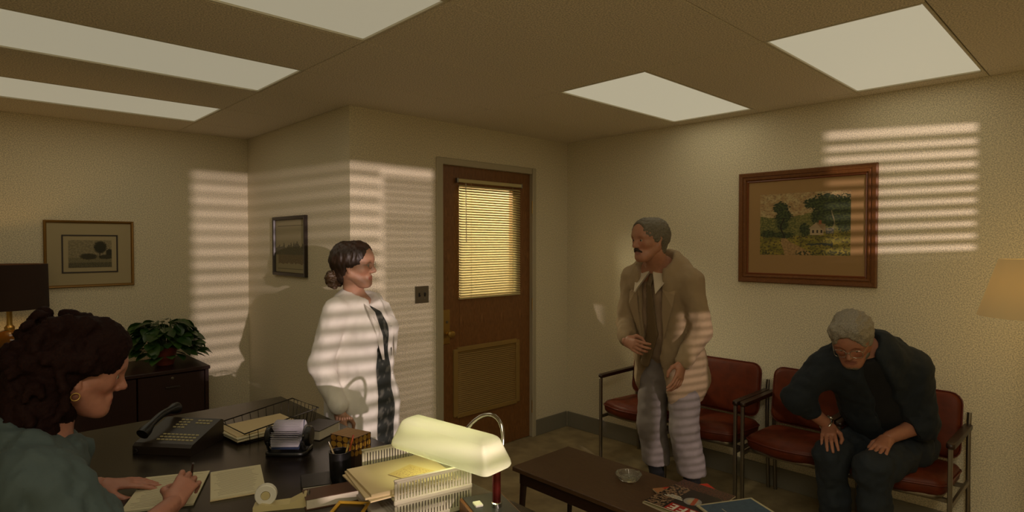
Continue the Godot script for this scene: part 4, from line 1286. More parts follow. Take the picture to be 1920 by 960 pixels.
# smooth union of bones meshed as surface nets -> [vertices, normals, indices]; planes are [point, normal], what lies beyond is cut off
func net(list: Array, cell: float, planes := []) -> Array:
	var lo := Vector3(1e9, 1e9, 1e9)
	var hi := -lo
	for p in list:
		if p[7] > 0:
			var R: float = maxf(p[2], p[3]) * maxf(1.0, p[6])
			for e in [p[0], p[1]]:
				lo = lo.min(e - Vector3(R, R, R))
				hi = hi.max(e + Vector3(R, R, R))
	lo -= Vector3.ONE * cell * 2.5
	hi += Vector3.ONE * cell * 2.5
	var nx := int(ceil((hi.x - lo.x) / cell)) + 1
	var ny := int(ceil((hi.y - lo.y) / cell)) + 1
	var nz := int(ceil((hi.z - lo.z) / cell)) + 1
	var field := PackedFloat32Array()
	field.resize(nx * ny * nz)
	field.fill(1.0)
	for p in list:
		var a: Vector3 = p[0]
		var ab: Vector3 = p[1] - a
		var inv := 1.0 / maxf(ab.length_squared(), 1e-9)
		var ra: float = p[2]
		var dr: float = p[3] - ra
		var k: float = maxf(p[4], 1e-4)
		var f: float = p[6]
		var plus: bool = p[7] > 0
		var flat := f != 1.0
		var u: Vector3 = p[5]
		var w := Vector3.ZERO
		if flat:
			var axis := ab.normalized() if ab.length() > 1e-4 else Vector3.UP
			u = (u - axis * u.dot(axis)).normalized()
			w = axis.cross(u)
		var R: float = maxf(p[2], p[3]) * maxf(1.0, f) + k + cell * 2.0
		var mn: Vector3 = (p[0].min(p[1]) - Vector3(R, R, R) - lo) / cell
		var mx: Vector3 = (p[0].max(p[1]) + Vector3(R, R, R) - lo) / cell
		var x0 := maxi(0, int(mn.x))
		var x1 := mini(nx - 1, int(mx.x) + 1)
		var y0 := maxi(0, int(mn.y))
		var y1 := mini(ny - 1, int(mx.y) + 1)
		var z0 := maxi(0, int(mn.z))
		var z1 := mini(nz - 1, int(mx.z) + 1)
		var f4 := 1.0 / pow(f, 4)
		var f2 := 1.0 / (f * f)
		for z in range(z0, z1 + 1):
			for y in range(y0, y1 + 1):
				var row := (z * ny + y) * nx
				var q := Vector3(lo.x + x0 * cell, lo.y + y * cell, lo.z + z * cell) - a
				for x in range(x0, x1 + 1):
					var t := clampf(q.dot(ab) * inv, 0.0, 1.0)
					var r := q - ab * t
					var d: float
					if flat:
						var s2 := r.length_squared()
						var v := r.dot(w)
						var v2 := v * v
						var s := sqrt(s2 - v2 + v2 * f2)
						d = s - ra - dr * t
						if s > 1e-5:
							d *= s / sqrt(s2 - v2 + v2 * f4)
					else:
						d = r.length() - ra - dr * t
					var c := field[row + x]
					if plus:
						var h := k - absf(d - c)
						if h > 0.0:
							field[row + x] = minf(d, c) - h * h / (4.0 * k)
						elif d < c:
							field[row + x] = d
					else:
						var h := k - absf(-d - c)
						if h > 0.0:
							field[row + x] = maxf(-d, c) + h * h / (4.0 * k)
						elif -d > c:
							field[row + x] = -d
					q.x += cell
	for pl in planes:
		var pn: Vector3 = pl[1].normalized()
		for z in nz:
			for y in ny:
				var row := (z * ny + y) * nx
				var d: float = (Vector3(lo.x, lo.y + y * cell, lo.z + z * cell) - pl[0]).dot(pn)
				for x in nx:
					if d > field[row + x]:
						field[row + x] = d
					d += pn.x * cell
	var verts := PackedVector3Array()
	var at := PackedInt32Array()
	at.resize(nx * ny * nz)
	at.fill(-1)
	var off := PackedInt32Array([0, 1, nx, nx + 1, nx * ny, nx * ny + 1, nx * ny + nx, nx * ny + nx + 1])
	var edges := PackedInt32Array([0, 1, 2, 3, 4, 5, 6, 7, 0, 2, 1, 3, 4, 6, 5, 7, 0, 4, 1, 5, 2, 6, 3, 7])
	var corner := PackedVector3Array()
	for k in 8:
		corner.append(Vector3(k & 1, (k >> 1) & 1, k >> 2))
	var val := PackedFloat32Array()
	val.resize(8)
	var near := cell * 1.9
	for z in nz - 1:
		for y in ny - 1:
			var row := (z * ny + y) * nx
			for x in nx - 1:
				if absf(field[row + x]) > near:
					continue
				var mask := 0
				for k in 8:
					val[k] = field[row + x + off[k]]
					if val[k] < 0.0:
						mask += 1
				if mask == 0 or mask == 8:
					continue
				var s := Vector3.ZERO
				var n := 0
				for e in range(0, 24, 2):
					var i := edges[e]
					var j := edges[e + 1]
					if (val[i] < 0.0) != (val[j] < 0.0):
						s += corner[i].lerp(corner[j], val[i] / (val[i] - val[j]))
						n += 1
				at[row + x] = verts.size()
				verts.append(lo + (Vector3(x, y, z) + s / n) * cell)
	var idx := PackedInt32Array()
	var step := [1, nx, nx * ny]
	for z in range(1, nz - 1):
		for y in range(1, ny - 1):
			var row := (z * ny + y) * nx
			for x in range(1, nx - 1):
				var i := row + x
				if at[i] < 0:
					continue
				var inside := field[i] < 0.0
				for ax in 3:
					var o := i + int(step[ax])
					if inside == (field[o] < 0.0):
						continue
					var b := int(step[(ax + 1) % 3])
					var c := int(step[(ax + 2) % 3])
					var p0 := at[i]
					var p1 := at[i - b]
					var p2 := at[i - b - c]
					var p3 := at[i - c]
					if p0 < 0 or p1 < 0 or p2 < 0 or p3 < 0:
						continue
					if inside:
						idx.append_array(PackedInt32Array([p0, p2, p1, p0, p3, p2]))
					else:
						idx.append_array(PackedInt32Array([p0, p1, p2, p0, p2, p3]))
	return finish(verts, idx)

func finish(verts: PackedVector3Array, idx: PackedInt32Array) -> Array:
	var nrm := PackedVector3Array()
	nrm.resize(verts.size())
	for i in range(0, idx.size(), 3):
		var n := (verts[idx[i]] - verts[idx[i + 2]]).cross(verts[idx[i]] - verts[idx[i + 1]])
		for k in 3:
			nrm[idx[i + k]] += n
	for i in nrm.size():
		nrm[i] = nrm[i].normalized()
	return [verts, nrm, idx]

# folds: push the surface in and out along its normal
func ruffle(m: Array, amp: float, freq: Vector3, seed_off := 0.0) -> Array:
	var v: PackedVector3Array = m[0]
	for i in v.size():
		var p := v[i] * freq
		v[i] += m[1][i] * amp * fold.get_noise_3d(p.x + seed_off, p.y, p.z)
	return finish(v, m[2])

func join(list: Array, tint = null) -> ArrayMesh:
	var v := PackedVector3Array()
	var n := PackedVector3Array()
	var idx := PackedInt32Array()
	for m in list:
		var base := v.size()
		v.append_array(m[0])
		n.append_array(m[1])
		for i in m[2]:
			idx.append(i + base)
	var a := []
	a.resize(Mesh.ARRAY_MAX)
	a[Mesh.ARRAY_VERTEX] = v
	a[Mesh.ARRAY_NORMAL] = n
	a[Mesh.ARRAY_INDEX] = idx
	if tint != null:
		var c := PackedColorArray()
		for p in v:
			c.append(tint.call(p))
		a[Mesh.ARRAY_COLOR] = c
	var mesh := ArrayMesh.new()
	mesh.add_surface_from_arrays(Mesh.PRIMITIVE_TRIANGLES, a)
	return mesh

# head in its own axes: x to its left, y up, z forward; about 0.235 from chin to crown
func head_bones(male: bool) -> Array:
	var j := 1.0 if male else 0.9
	var l := [
		bone(Vector3(0, 0.036, -0.032), Vector3(0, 0.040, 0.022), 0.080, 0.078, 0.03, Vector3.RIGHT, 1.0),
		bone(Vector3(0, 0.020, 0.035), Vector3(0, -0.062, 0.040), 0.064, 0.044 * j, 0.03),
		bone(Vector3(0, -0.040, -0.005), Vector3(0, -0.075, 0.040), 0.058, 0.040 * j, 0.03),
		bone(Vector3(-0.012, -0.093, 0.068), Vector3(0.012, -0.093, 0.068), 0.019 * j, 0.019 * j, 0.02),
		bone(Vector3(-0.036, 0.024, 0.074), Vector3(0.036, 0.024, 0.074), 0.015, 0.015, 0.014),
		bone(Vector3(0, 0.014, 0.086), Vector3(0, -0.026, 0.108), 0.008, 0.0115 * j, 0.012),
		bone(Vector3(-0.010, -0.031, 0.094), Vector3(0.010, -0.031, 0.094), 0.009, 0.009, 0.008),
		bone(Vector3(-0.019, -0.057, 0.079), Vector3(0.019, -0.057, 0.079), 0.010, 0.010, 0.010),
		bone(Vector3(-0.014, -0.069, 0.078), Vector3(0.014, -0.069, 0.078), 0.010, 0.010, 0.008),
	]
	for s in [-1.0, 1.0]:
		l.append(bone(Vector3(s * 0.040, -0.016, 0.056), Vector3(s * 0.052, -0.012, 0.036), 0.023, 0.020, 0.02))
		l.append(bone(Vector3(s * 0.054, -0.040, 0.004), Vector3(s * 0.022, -0.088, 0.058), 0.022 * j, 0.017 * j, 0.025))
		l.append(bone(Vector3(s * 0.031, 0.006, 0.100), Vector3(s * 0.034, 0.005, 0.098), 0.016, 0.015, 0.012, Vector3.ZERO, 1.0, -1))
		l.append(bone(Vector3(s * 0.025, 0.010, 0.0755), Vector3(s * 0.038, 0.009, 0.0735), 0.0118, 0.0115, 0.004))
		l.append(bone(Vector3(s * 0.077, 0.016, -0.010), Vector3(s * 0.077, -0.026, 0.000), 0.014, 0.009, 0.006, Vector3(0, 0, 1), 0.55))
		l.append(bone(Vector3(s * 0.088, 0.008, -0.004), Vector3(s * 0.087, -0.008, 0.000), 0.008, 0.006, 0.004, Vector3.ZERO, 1.0, -1))
	l.append(bone(Vector3(-0.022, -0.0635, 0.0915), Vector3(0.022, -0.0635, 0.0915), 0.0028, 0.0028, 0.004, Vector3.ZERO, 1.0, -1))
	return l

# hand: wrist at the origin, z along the fingers, y out of the back of the hand, x toward the thumb
func hand_bones(curl: Array, thumb := 0.5, spread := 0.06) -> Array:
	var l := [
		bone(Vector3(0, 0, -0.03), Vector3(0, 0, 0.01), 0.026, 0.027, 0.02, Vector3.RIGHT, 0.72),
		bone(Vector3(0.014, 0, 0.015), Vector3(0.022, 0.002, 0.080), 0.019, 0.014, 0.015, Vector3.RIGHT, 0.8),
		bone(Vector3(-0.012, 0, 0.015), Vector3(-0.022, 0.0, 0.074), 0.019, 0.013, 0.015, Vector3.RIGHT, 0.8),
		bone(Vector3(0.002, 0, 0.02), Vector3(0.0, 0.003, 0.080), 0.018, 0.014, 0.015, Vector3.RIGHT, 0.8),
	]
	var lens := [[0.042, 0.026, 0.020], [0.046, 0.030, 0.021], [0.043, 0.028, 0.020], [0.034, 0.021, 0.018]]
	for k in 4:
		var p := Vector3(0.027 - 0.0185 * k, 0.002, 0.084 - 0.003 * absf(k - 1.0))
		var yaw: float = (1.5 - k) * spread
		var pitch := 0.0
		for s in 3:
			pitch += curl[k] * [0.55, 0.9, 0.6][s]
			var d := Vector3(sin(yaw), -sin(pitch), cos(pitch) * cos(yaw)).normalized()
			var q: Vector3 = p + d * lens[k][s]
			var r0: float = 0.0094 - 0.0008 * s - (0.0012 if k == 3 else 0.0)
			l.append(bone(p, q, r0, r0 - 0.0009, 0.003))
			p = q
	var a := Vector3(0.022, -0.006, 0.018)
	var b := a + Vector3(0.026, -0.010 - 0.010 * thumb, 0.028)
	var c := b + Vector3(0.012 - 0.020 * thumb, -0.010 - 0.010 * thumb, 0.028)
	var d2 := c + Vector3(-0.002 - 0.016 * thumb, -0.006, 0.022)
	l.append(bone(a, b, 0.015, 0.0115, 0.012))
	l.append(bone(b, c, 0.0112, 0.0098, 0.004))
	l.append(bone(c, d2, 0.0096, 0.008, 0.003))
	return l

func facing(at: Vector3, forward: Vector3, up := Vector3.UP, size := 1.0) -> Transform3D:
	var z := forward.normalized()
	var x := up.cross(z).normalized()
	return Transform3D(Basis(x, z.cross(x), z).scaled(Vector3.ONE * size), at)

# hand placed with its fingers along dir and its back toward back; left hands are mirrored by flipping x
func hand_at(wrist: Vector3, dir: Vector3, back: Vector3, thumb_side: Vector3, curl: Array, thumb := 0.5, size := 1.0) -> Array:
	var z := dir.normalized()
	var y := (back - z * back.dot(z)).normalized()
	var x := y.cross(z)
	if x.dot(thumb_side) < 0.0:
		x = -x
	return moved_any(hand_bones(curl, thumb), Basis(x * size, y * size, z * size), wrist, size)

func moved_any(list: Array, b: Basis, o: Vector3, s: float) -> Array:
	var out := []
	for p in list:
		out.append([b * p[0] + o, b * p[1] + o, p[2] * s, p[3] * s, p[4] * s, (b * p[5]).normalized() if p[5] != Vector3.ZERO else Vector3.ZERO, p[6], p[7]])
	return out

func skin_tint(head: Transform3D, base: Color, lip: Color) -> Callable:
	var inv := head.affine_inverse()
	return func(p: Vector3) -> Color:
		var q := inv * p
		var c := base
		var n := fold.get_noise_3d(p.x * 60, p.y * 60, p.z * 60)
		c = c * (1.0 + 0.08 * n)
		if absf(q.x) < 0.026 and q.z > 0.07 and absf(q.y + 0.0635) < 0.013 - 0.2 * absf(q.x):
			c = lip
		elif q.z > 0.05 and q.y < 0.0 and q.y > -0.05 and absf(absf(q.x) - 0.038) < 0.02:
			c = c.lerp(Color(base.r * 1.05, base.g * 0.85, base.b * 0.8), 0.5)
		c.a = 1.0
		return c

func eyes(o: Node3D, head: Transform3D, brow: Material, deep := 0.0) -> void:
	for s in [-1.0, 1.0]:
		var e := part("eye", lathe(mb(), ball(0.0118, 8), 16, Transform3D(head.basis, head * Vector3(s * 0.031, 0.004 - deep, 0.0765 - deep))), mat("eye_white", Color(0.72, 0.68, 0.62), 0.2), o)
		part("iris", lathe(mb(), [Vector2(0, 0.0), Vector2(0.0058, 0.0), Vector2(0.0048, 0.0016), Vector2(0, 0.0022)], 12, Transform3D(head.basis * Basis(Vector3.RIGHT, PI / 2), head * Vector3(s * 0.031, 0.003 - 2.0 * deep, 0.0868 - 1.4 * deep))), mat("iris", Color(0.12, 0.08, 0.05), 0.2), e)
		part("eyebrow", tube(mb(), [head * Vector3(s * 0.014, 0.024, 0.0905), head * Vector3(s * 0.030, 0.030, 0.0885), head * Vector3(s * 0.048, 0.024, 0.078)], [0.0038, 0.0042, 0.002], 6), brow, o)

func ball(r: float, n: int) -> Array:
	var o := []
	for k in n + 1:
		var a := PI * (k / float(n) - 0.5)
		o.append(Vector2(maxf(r * cos(a), 0.0), r * sin(a)))
	return o

func shoe(o: Node3D, ankle: Vector3, fwd: Vector3, m: Material, size := 1.0) -> void:
	var f := Vector3(fwd.x, 0, fwd.z).normalized()
	var g := Vector3(ankle.x, 0.0, ankle.z)
	var side := f.cross(Vector3.UP)
	part("shoe", join([net([
		bone(g - f * 0.045 * size + Vector3(0, 0.045, 0), g + f * 0.06 * size + Vector3(0, 0.045, 0), 0.040 * size, 0.042 * size, 0.03),
		bone(g + f * 0.06 * size + Vector3(0, 0.035, 0), g + f * 0.165 * size + Vector3(0, 0.026, 0), 0.044 * size, 0.034 * size, 0.03, side, 0.75),
		bone(g + Vector3(0, 0.06, 0), g + Vector3(0, 0.10, 0) - f * 0.01, 0.042 * size, 0.040 * size, 0.02)], 0.009, [[Vector3(0, 0.002, 0), Vector3.DOWN]])]), m, o)

func people() -> void:
	mat("skin_fair", Color(1, 1, 1), 0.5, {vertex = true, sss = 0.08})
	mat("coat_white", Color(0.93, 0.91, 0.87), 0.85, {tex = "linen", scale = Vector3(9, 9, 9), rim = 0.2})
	mat("dress_dark", Color(0.15, 0.16, 0.15), 0.8, {tex = "cloth", scale = Vector3(7, 7, 7)})
	mat("tweed", Color(0.70, 0.60, 0.46), 0.9, {tex = "cloth", scale = Vector3(10, 10, 10), rim = 0.2})
	mat("trouser_grey", Color(0.57, 0.53, 0.51), 0.9, {tex = "cloth", scale = Vector3(9, 9, 9)})
	mat("shirt_white", Color(0.80, 0.74, 0.64), 0.8)
	mat("shirt_check", Color(0.68, 0.57, 0.46), 0.8, {tex = "cloth", scale = Vector3(12, 12, 12)})
	mat("tie", Color(0.47, 0.38, 0.25), 0.6, {tex = "cloth", scale = Vector3(14, 14, 14)})
	mat("shoe_dark", Color(0.09, 0.07, 0.06), 0.4)
	mat("shirt_navy", Color(0.08, 0.12, 0.15), 0.85, {tex = "cloth", scale = Vector3(9, 9, 9), rim = 0.15})
	mat("tee_black", Color(0.045, 0.045, 0.05), 0.9)
	mat("denim", Color(0.13, 0.165, 0.195), 0.85, {tex = "cloth", scale = Vector3(10, 10, 10)})
	mat("blouse", Color(0.30, 0.36, 0.36), 0.8, {tex = "cloth", scale = Vector3(9, 9, 9), rim = 0.2})
	mat("hair_brown", Color(0.22, 0.14, 0.08), 0.5, {tex = "hair", scale = Vector3(4, 14, 4)})
	mat("hair_bun", Color(0.36, 0.26, 0.16), 0.5, {tex = "hair", scale = Vector3(6, 10, 6)})
	mat("hair_grey", Color(0.52, 0.48, 0.40), 0.7, {tex = "hair", scale = Vector3(8, 8, 8)})
	mat("hair_silver", Color(0.66, 0.62, 0.54), 0.6, {tex = "hair", scale = Vector3(6, 6, 6)})
	mat("hair_auburn", Color(0.15, 0.065, 0.042), 0.8, {spec = 0.25, tex = "hair", scale = Vector3(8, 8, 8)})
	mat("moustache", Color(0.20, 0.13, 0.08), 0.7)
	woman_in_coat()
	man_standing()
	man_sitting()
	receptionist()

func woman_in_coat() -> void:
	var o := thing("person", "person in a white coat over a dark dress, hair in a low bun", "person")
	var F := Vector3(0.479, 0, 0.874).normalized()
	var S := Vector3.UP.cross(F)   # toward her left
	var H := facing(Vector3(1.535, 1.452, -2.785), Vector3(0.66, 0.02, 0.75))
	var c := Vector3(1.575, 0, -2.80)
	var P := func(y: float, f := 0.0, s := 0.0) -> Vector3: return c + Vector3(0, y, 0) + F * f + S * s
	var rs: Vector3 = P.call(1.235, -0.03, -0.165)
	var ls: Vector3 = P.call(1.235, -0.03, 0.165)
	var re: Vector3 = P.call(0.97, -0.085, -0.225)
	var le: Vector3 = P.call(0.97, -0.09, 0.215)
	var rw: Vector3 = P.call(0.745, 0.03, -0.235)
	var lw: Vector3 = P.call(0.745, 0.015, 0.215)
	# body
	var body := [
		bone(P.call(1.19, -0.02), P.call(0.96), 0.13, 0.115, 0.05, S, 0.72), bone(P.call(0.96), P.call(0.80), 0.115, 0.15, 0.05, S, 0.75),
		bone(P.call(1.25, -0.03), H * Vector3(0, -0.06, -0.01), 0.056, 0.050, 0.03),
		bone(rs, re, 0.045, 0.038), bone(re, rw, 0.037, 0.026), bone(ls, le, 0.045, 0.038), bone(le, lw, 0.037, 0.026)]
	for s in [-1.0, 1.0]:
		body.append(bone(P.call(0.80, 0, s * 0.085), P.call(0.44, 0.01, s * 0.085), 0.075, 0.05, 0.03))
		body.append(bone(P.call(0.44, 0.01, s * 0.085), P.call(0.08, -0.02, s * 0.085), 0.05, 0.034, 0.03))
	var list := [net(body, 0.013), net(moved(head_bones(false), H), 0.004)]
	for h in [[rw, 1.0], [lw, -1.0]]:
		list.append(net(hand_at(h[0], Vector3(0, -1, 0) + F * 0.18, -S * h[1], F, [0.35, 0.4, 0.45, 0.5], 0.5, 0.93), 0.0042))
	part("body", join(list, skin_tint(H, Color(0.40, 0.215, 0.135), Color(0.36, 0.12, 0.09))), mats.skin_fair, o)
	eyes(o, H, mats.hair_brown)
	# dress
	var dress := [bone(P.call(1.20, 0.0), P.call(1.08, 0.02), 0.125, 0.125, 0.05, S, 0.90), bone(P.call(1.08, 0.02), P.call(0.90, 0.03), 0.125, 0.125, 0.05, S, 0.95), bone(P.call(0.90, 0.03), P.call(0.72, 0.03), 0.125, 0.145, 0.05, S, 0.98), bone(P.call(0.72, 0.03), P.call(0.40, 0.02), 0.145, 0.16, 0.04, S, 0.98)]
	for s in [-1.0, 1.0]:
		dress.append(bone(P.call(1.12, 0.085, s * 0.060), P.call(1.11, 0.08, s * 0.060), 0.052, 0.052, 0.04))
	dress.append(bone(P.call(1.24, -0.02), P.call(1.29, -0.035), 0.075, 0.062, 0.03))
	var dm := ruffle(net(dress, 0.012, [[P.call(0.37), Vector3.DOWN], [P.call(1.285, 0.02), Vector3.UP * 0.9 + F * 0.75]]), 0.006, Vector3(9, 3, 9))
	var base := Color(0.022, 0.024, 0.022)
	part("dress", join([dm], func(p: Vector3) -> Color:
		var n := fold.get_noise_3d(p.x * 22, p.y * 22, p.z * 22)
		return Color(0.10, 0.10, 0.085) if n > 0.28 else base), mat("dress_print", Color(1, 1, 1), 0.8, {vertex = true}), o)
	# coat with open front: solid around the body, a wedge at the front cut away
	var coat := [
		bone(P.call(1.215, -0.03, -0.10), P.call(1.215, -0.03, 0.10), 0.082, 0.082, 0.05),
		bone(P.call(1.18, -0.02), P.call(1.0, 0.005), 0.160, 0.160, 0.05, S, 0.98), bone(P.call(1.0, 0.005), P.call(0.75, 0.01), 0.16, 0.185, 0.05, S, 0.98), bone(P.call(0.75, 0.01), P.call(0.45, 0.01), 0.185, 0.215, 0.05, S, 0.95),
		bone(P.call(1.12, 0.09, -0.068), P.call(1.10, 0.085, -0.068), 0.082, 0.082, 0.03), bone(P.call(1.12, 0.09, 0.068), P.call(1.10, 0.085, 0.068), 0.082, 0.082, 0.03),
		bone(rs, re, 0.068, 0.057, 0.018), bone(re, rw + Vector3(0, 0.035, 0), 0.057, 0.047, 0.014), bone(ls, le, 0.068, 0.057, 0.018), bone(le, lw + Vector3(0, 0.035, 0), 0.057, 0.047, 0.014),
		bone(P.call(1.26, -0.055, -0.05), P.call(1.285, -0.075), 0.050, 0.045, 0.03), bone(P.call(1.26, -0.055, 0.05), P.call(1.285, -0.075), 0.050, 0.045, 0.03)]
	coat.append(bone(P.call(1.34, 0.18, -0.02), P.call(0.35, 0.26, -0.03), 0.052, 0.092, 0.012, S, 2.2, -1))
	coat.append(bone(P.call(1.32, 0.045), P.call(1.42, 0.0), 0.07, 0.09, 0.015, Vector3.ZERO, 1.0, -1))
	var cm := ruffle(net(coat, 0.0115, [[P.call(0.42), Vector3.DOWN]]), 0.013, Vector3(7, 2.6, 7), 4.0)
	cm = ruffle(cm, 0.0035, Vector3(22, 14, 22), 9.0)
	var coat_node := part("coat", join([cm]), mats.coat_white, o)
	# lapels folded back along the opening
	for s in [-1.0, 1.0]:
		var st := mb()
		var a := [P.call(1.295, 0.03, s * 0.062), P.call(1.25, 0.095, s * 0.115), P.call(1.13, 0.150, s * 0.120), P.call(0.98, 0.163, s * 0.066)]
		for k in 3:
			var inn0: Vector3 = P.call([1.30, 1.22, 1.10][k], [0.02, 0.11, 0.155][k], s * [0.056, 0.055, 0.055][k])
			var inn1: Vector3 = P.call([1.22, 1.10, 0.98][k], [0.11, 0.155, 0.165][k], s * [0.055, 0.055, 0.056][k])
			for d in [0.0, 0.004]:
				quad(st, a[k] + F * (0.008 + d), a[k + 1] + F * (0.008 + d), inn1 + F * (0.008 + d), inn0 + F * (0.008 + d), F if d > 0 else -F)
		part("lapel", st, mats.coat_white, coat_node)
	# hair: cap drawn back to a low bun
	var hair := moved([
		bone(Vector3(0, 0.040, -0.034), Vector3(0, 0.046, 0.016), 0.092, 0.086, 0.02), bone(Vector3(0, 0.0, -0.05), Vector3(0, -0.045, -0.065), 0.070, 0.045, 0.03),
		bone(Vector3(-0.05, 0.02, 0.0), Vector3(-0.045, -0.02, -0.02), 0.036, 0.03, 0.02), bone(Vector3(0.05, 0.02, 0.0), Vector3(0.045, -0.02, -0.02), 0.036, 0.03, 0.02),
		bone(Vector3(0, -0.045, 0.085), Vector3(0, 0.030, 0.105), 0.085, 0.062, 0.012, Vector3.RIGHT, 1.0, -1), bone(Vector3(-0.10, -0.045, 0.015), Vector3(0.10, -0.045, 0.015), 0.036, 0.036, 0.015, Vector3.ZERO, 1.0, -1)], H)
	part("hair", join([ruffle(net(hair, 0.005), 0.005, Vector3(40, 16, 40))]), mats.hair_brown, o)
	var bun := moved([bone(Vector3(-0.02, -0.055, -0.108), Vector3(0.02, -0.055, -0.108), 0.034, 0.034, 0.01), bone(Vector3(-0.025, -0.082, -0.105), Vector3(0.025, -0.080, -0.105), 0.030, 0.030, 0.008), bone(Vector3(0, -0.068, -0.125), Vector3(0.01, -0.062, -0.13), 0.030, 0.028, 0.008), bone(Vector3(-0.03, -0.03, -0.09), Vector3(0.03, -0.03, -0.09), 0.022, 0.022, 0.01)], H)
	part("hair_bun", join([ruffle(net(bun, 0.005), 0.012, Vector3(30, 55, 30))]), mats.hair_bun, o)
	# glasses: thin frame seen from the side
	for s in [-1.0, 1.0]:
		var ring := []
		for k in 16:
			var a := TAU * k / 16
			ring.append(H * Vector3(s * 0.032 + cos(a) * 0.022, 0.002 + sin(a) * 0.017, 0.100 - absf(cos(a)) * 0.004))
		part("glasses_rim", tube(mb(), ring, 0.0011, 5, true), mats.steel, o)
		part("glasses_arm", tube(mb(), [H * Vector3(s * 0.056, 0.006, 0.094), H * Vector3(s * 0.078, 0.008, 0.0)], 0.0011, 5), mats.steel, o)
	for s in [-1.0, 1.0]:
		shoe(o, P.call(0.08, -0.02, s * 0.085), F, mats.shoe_dark, 0.85)

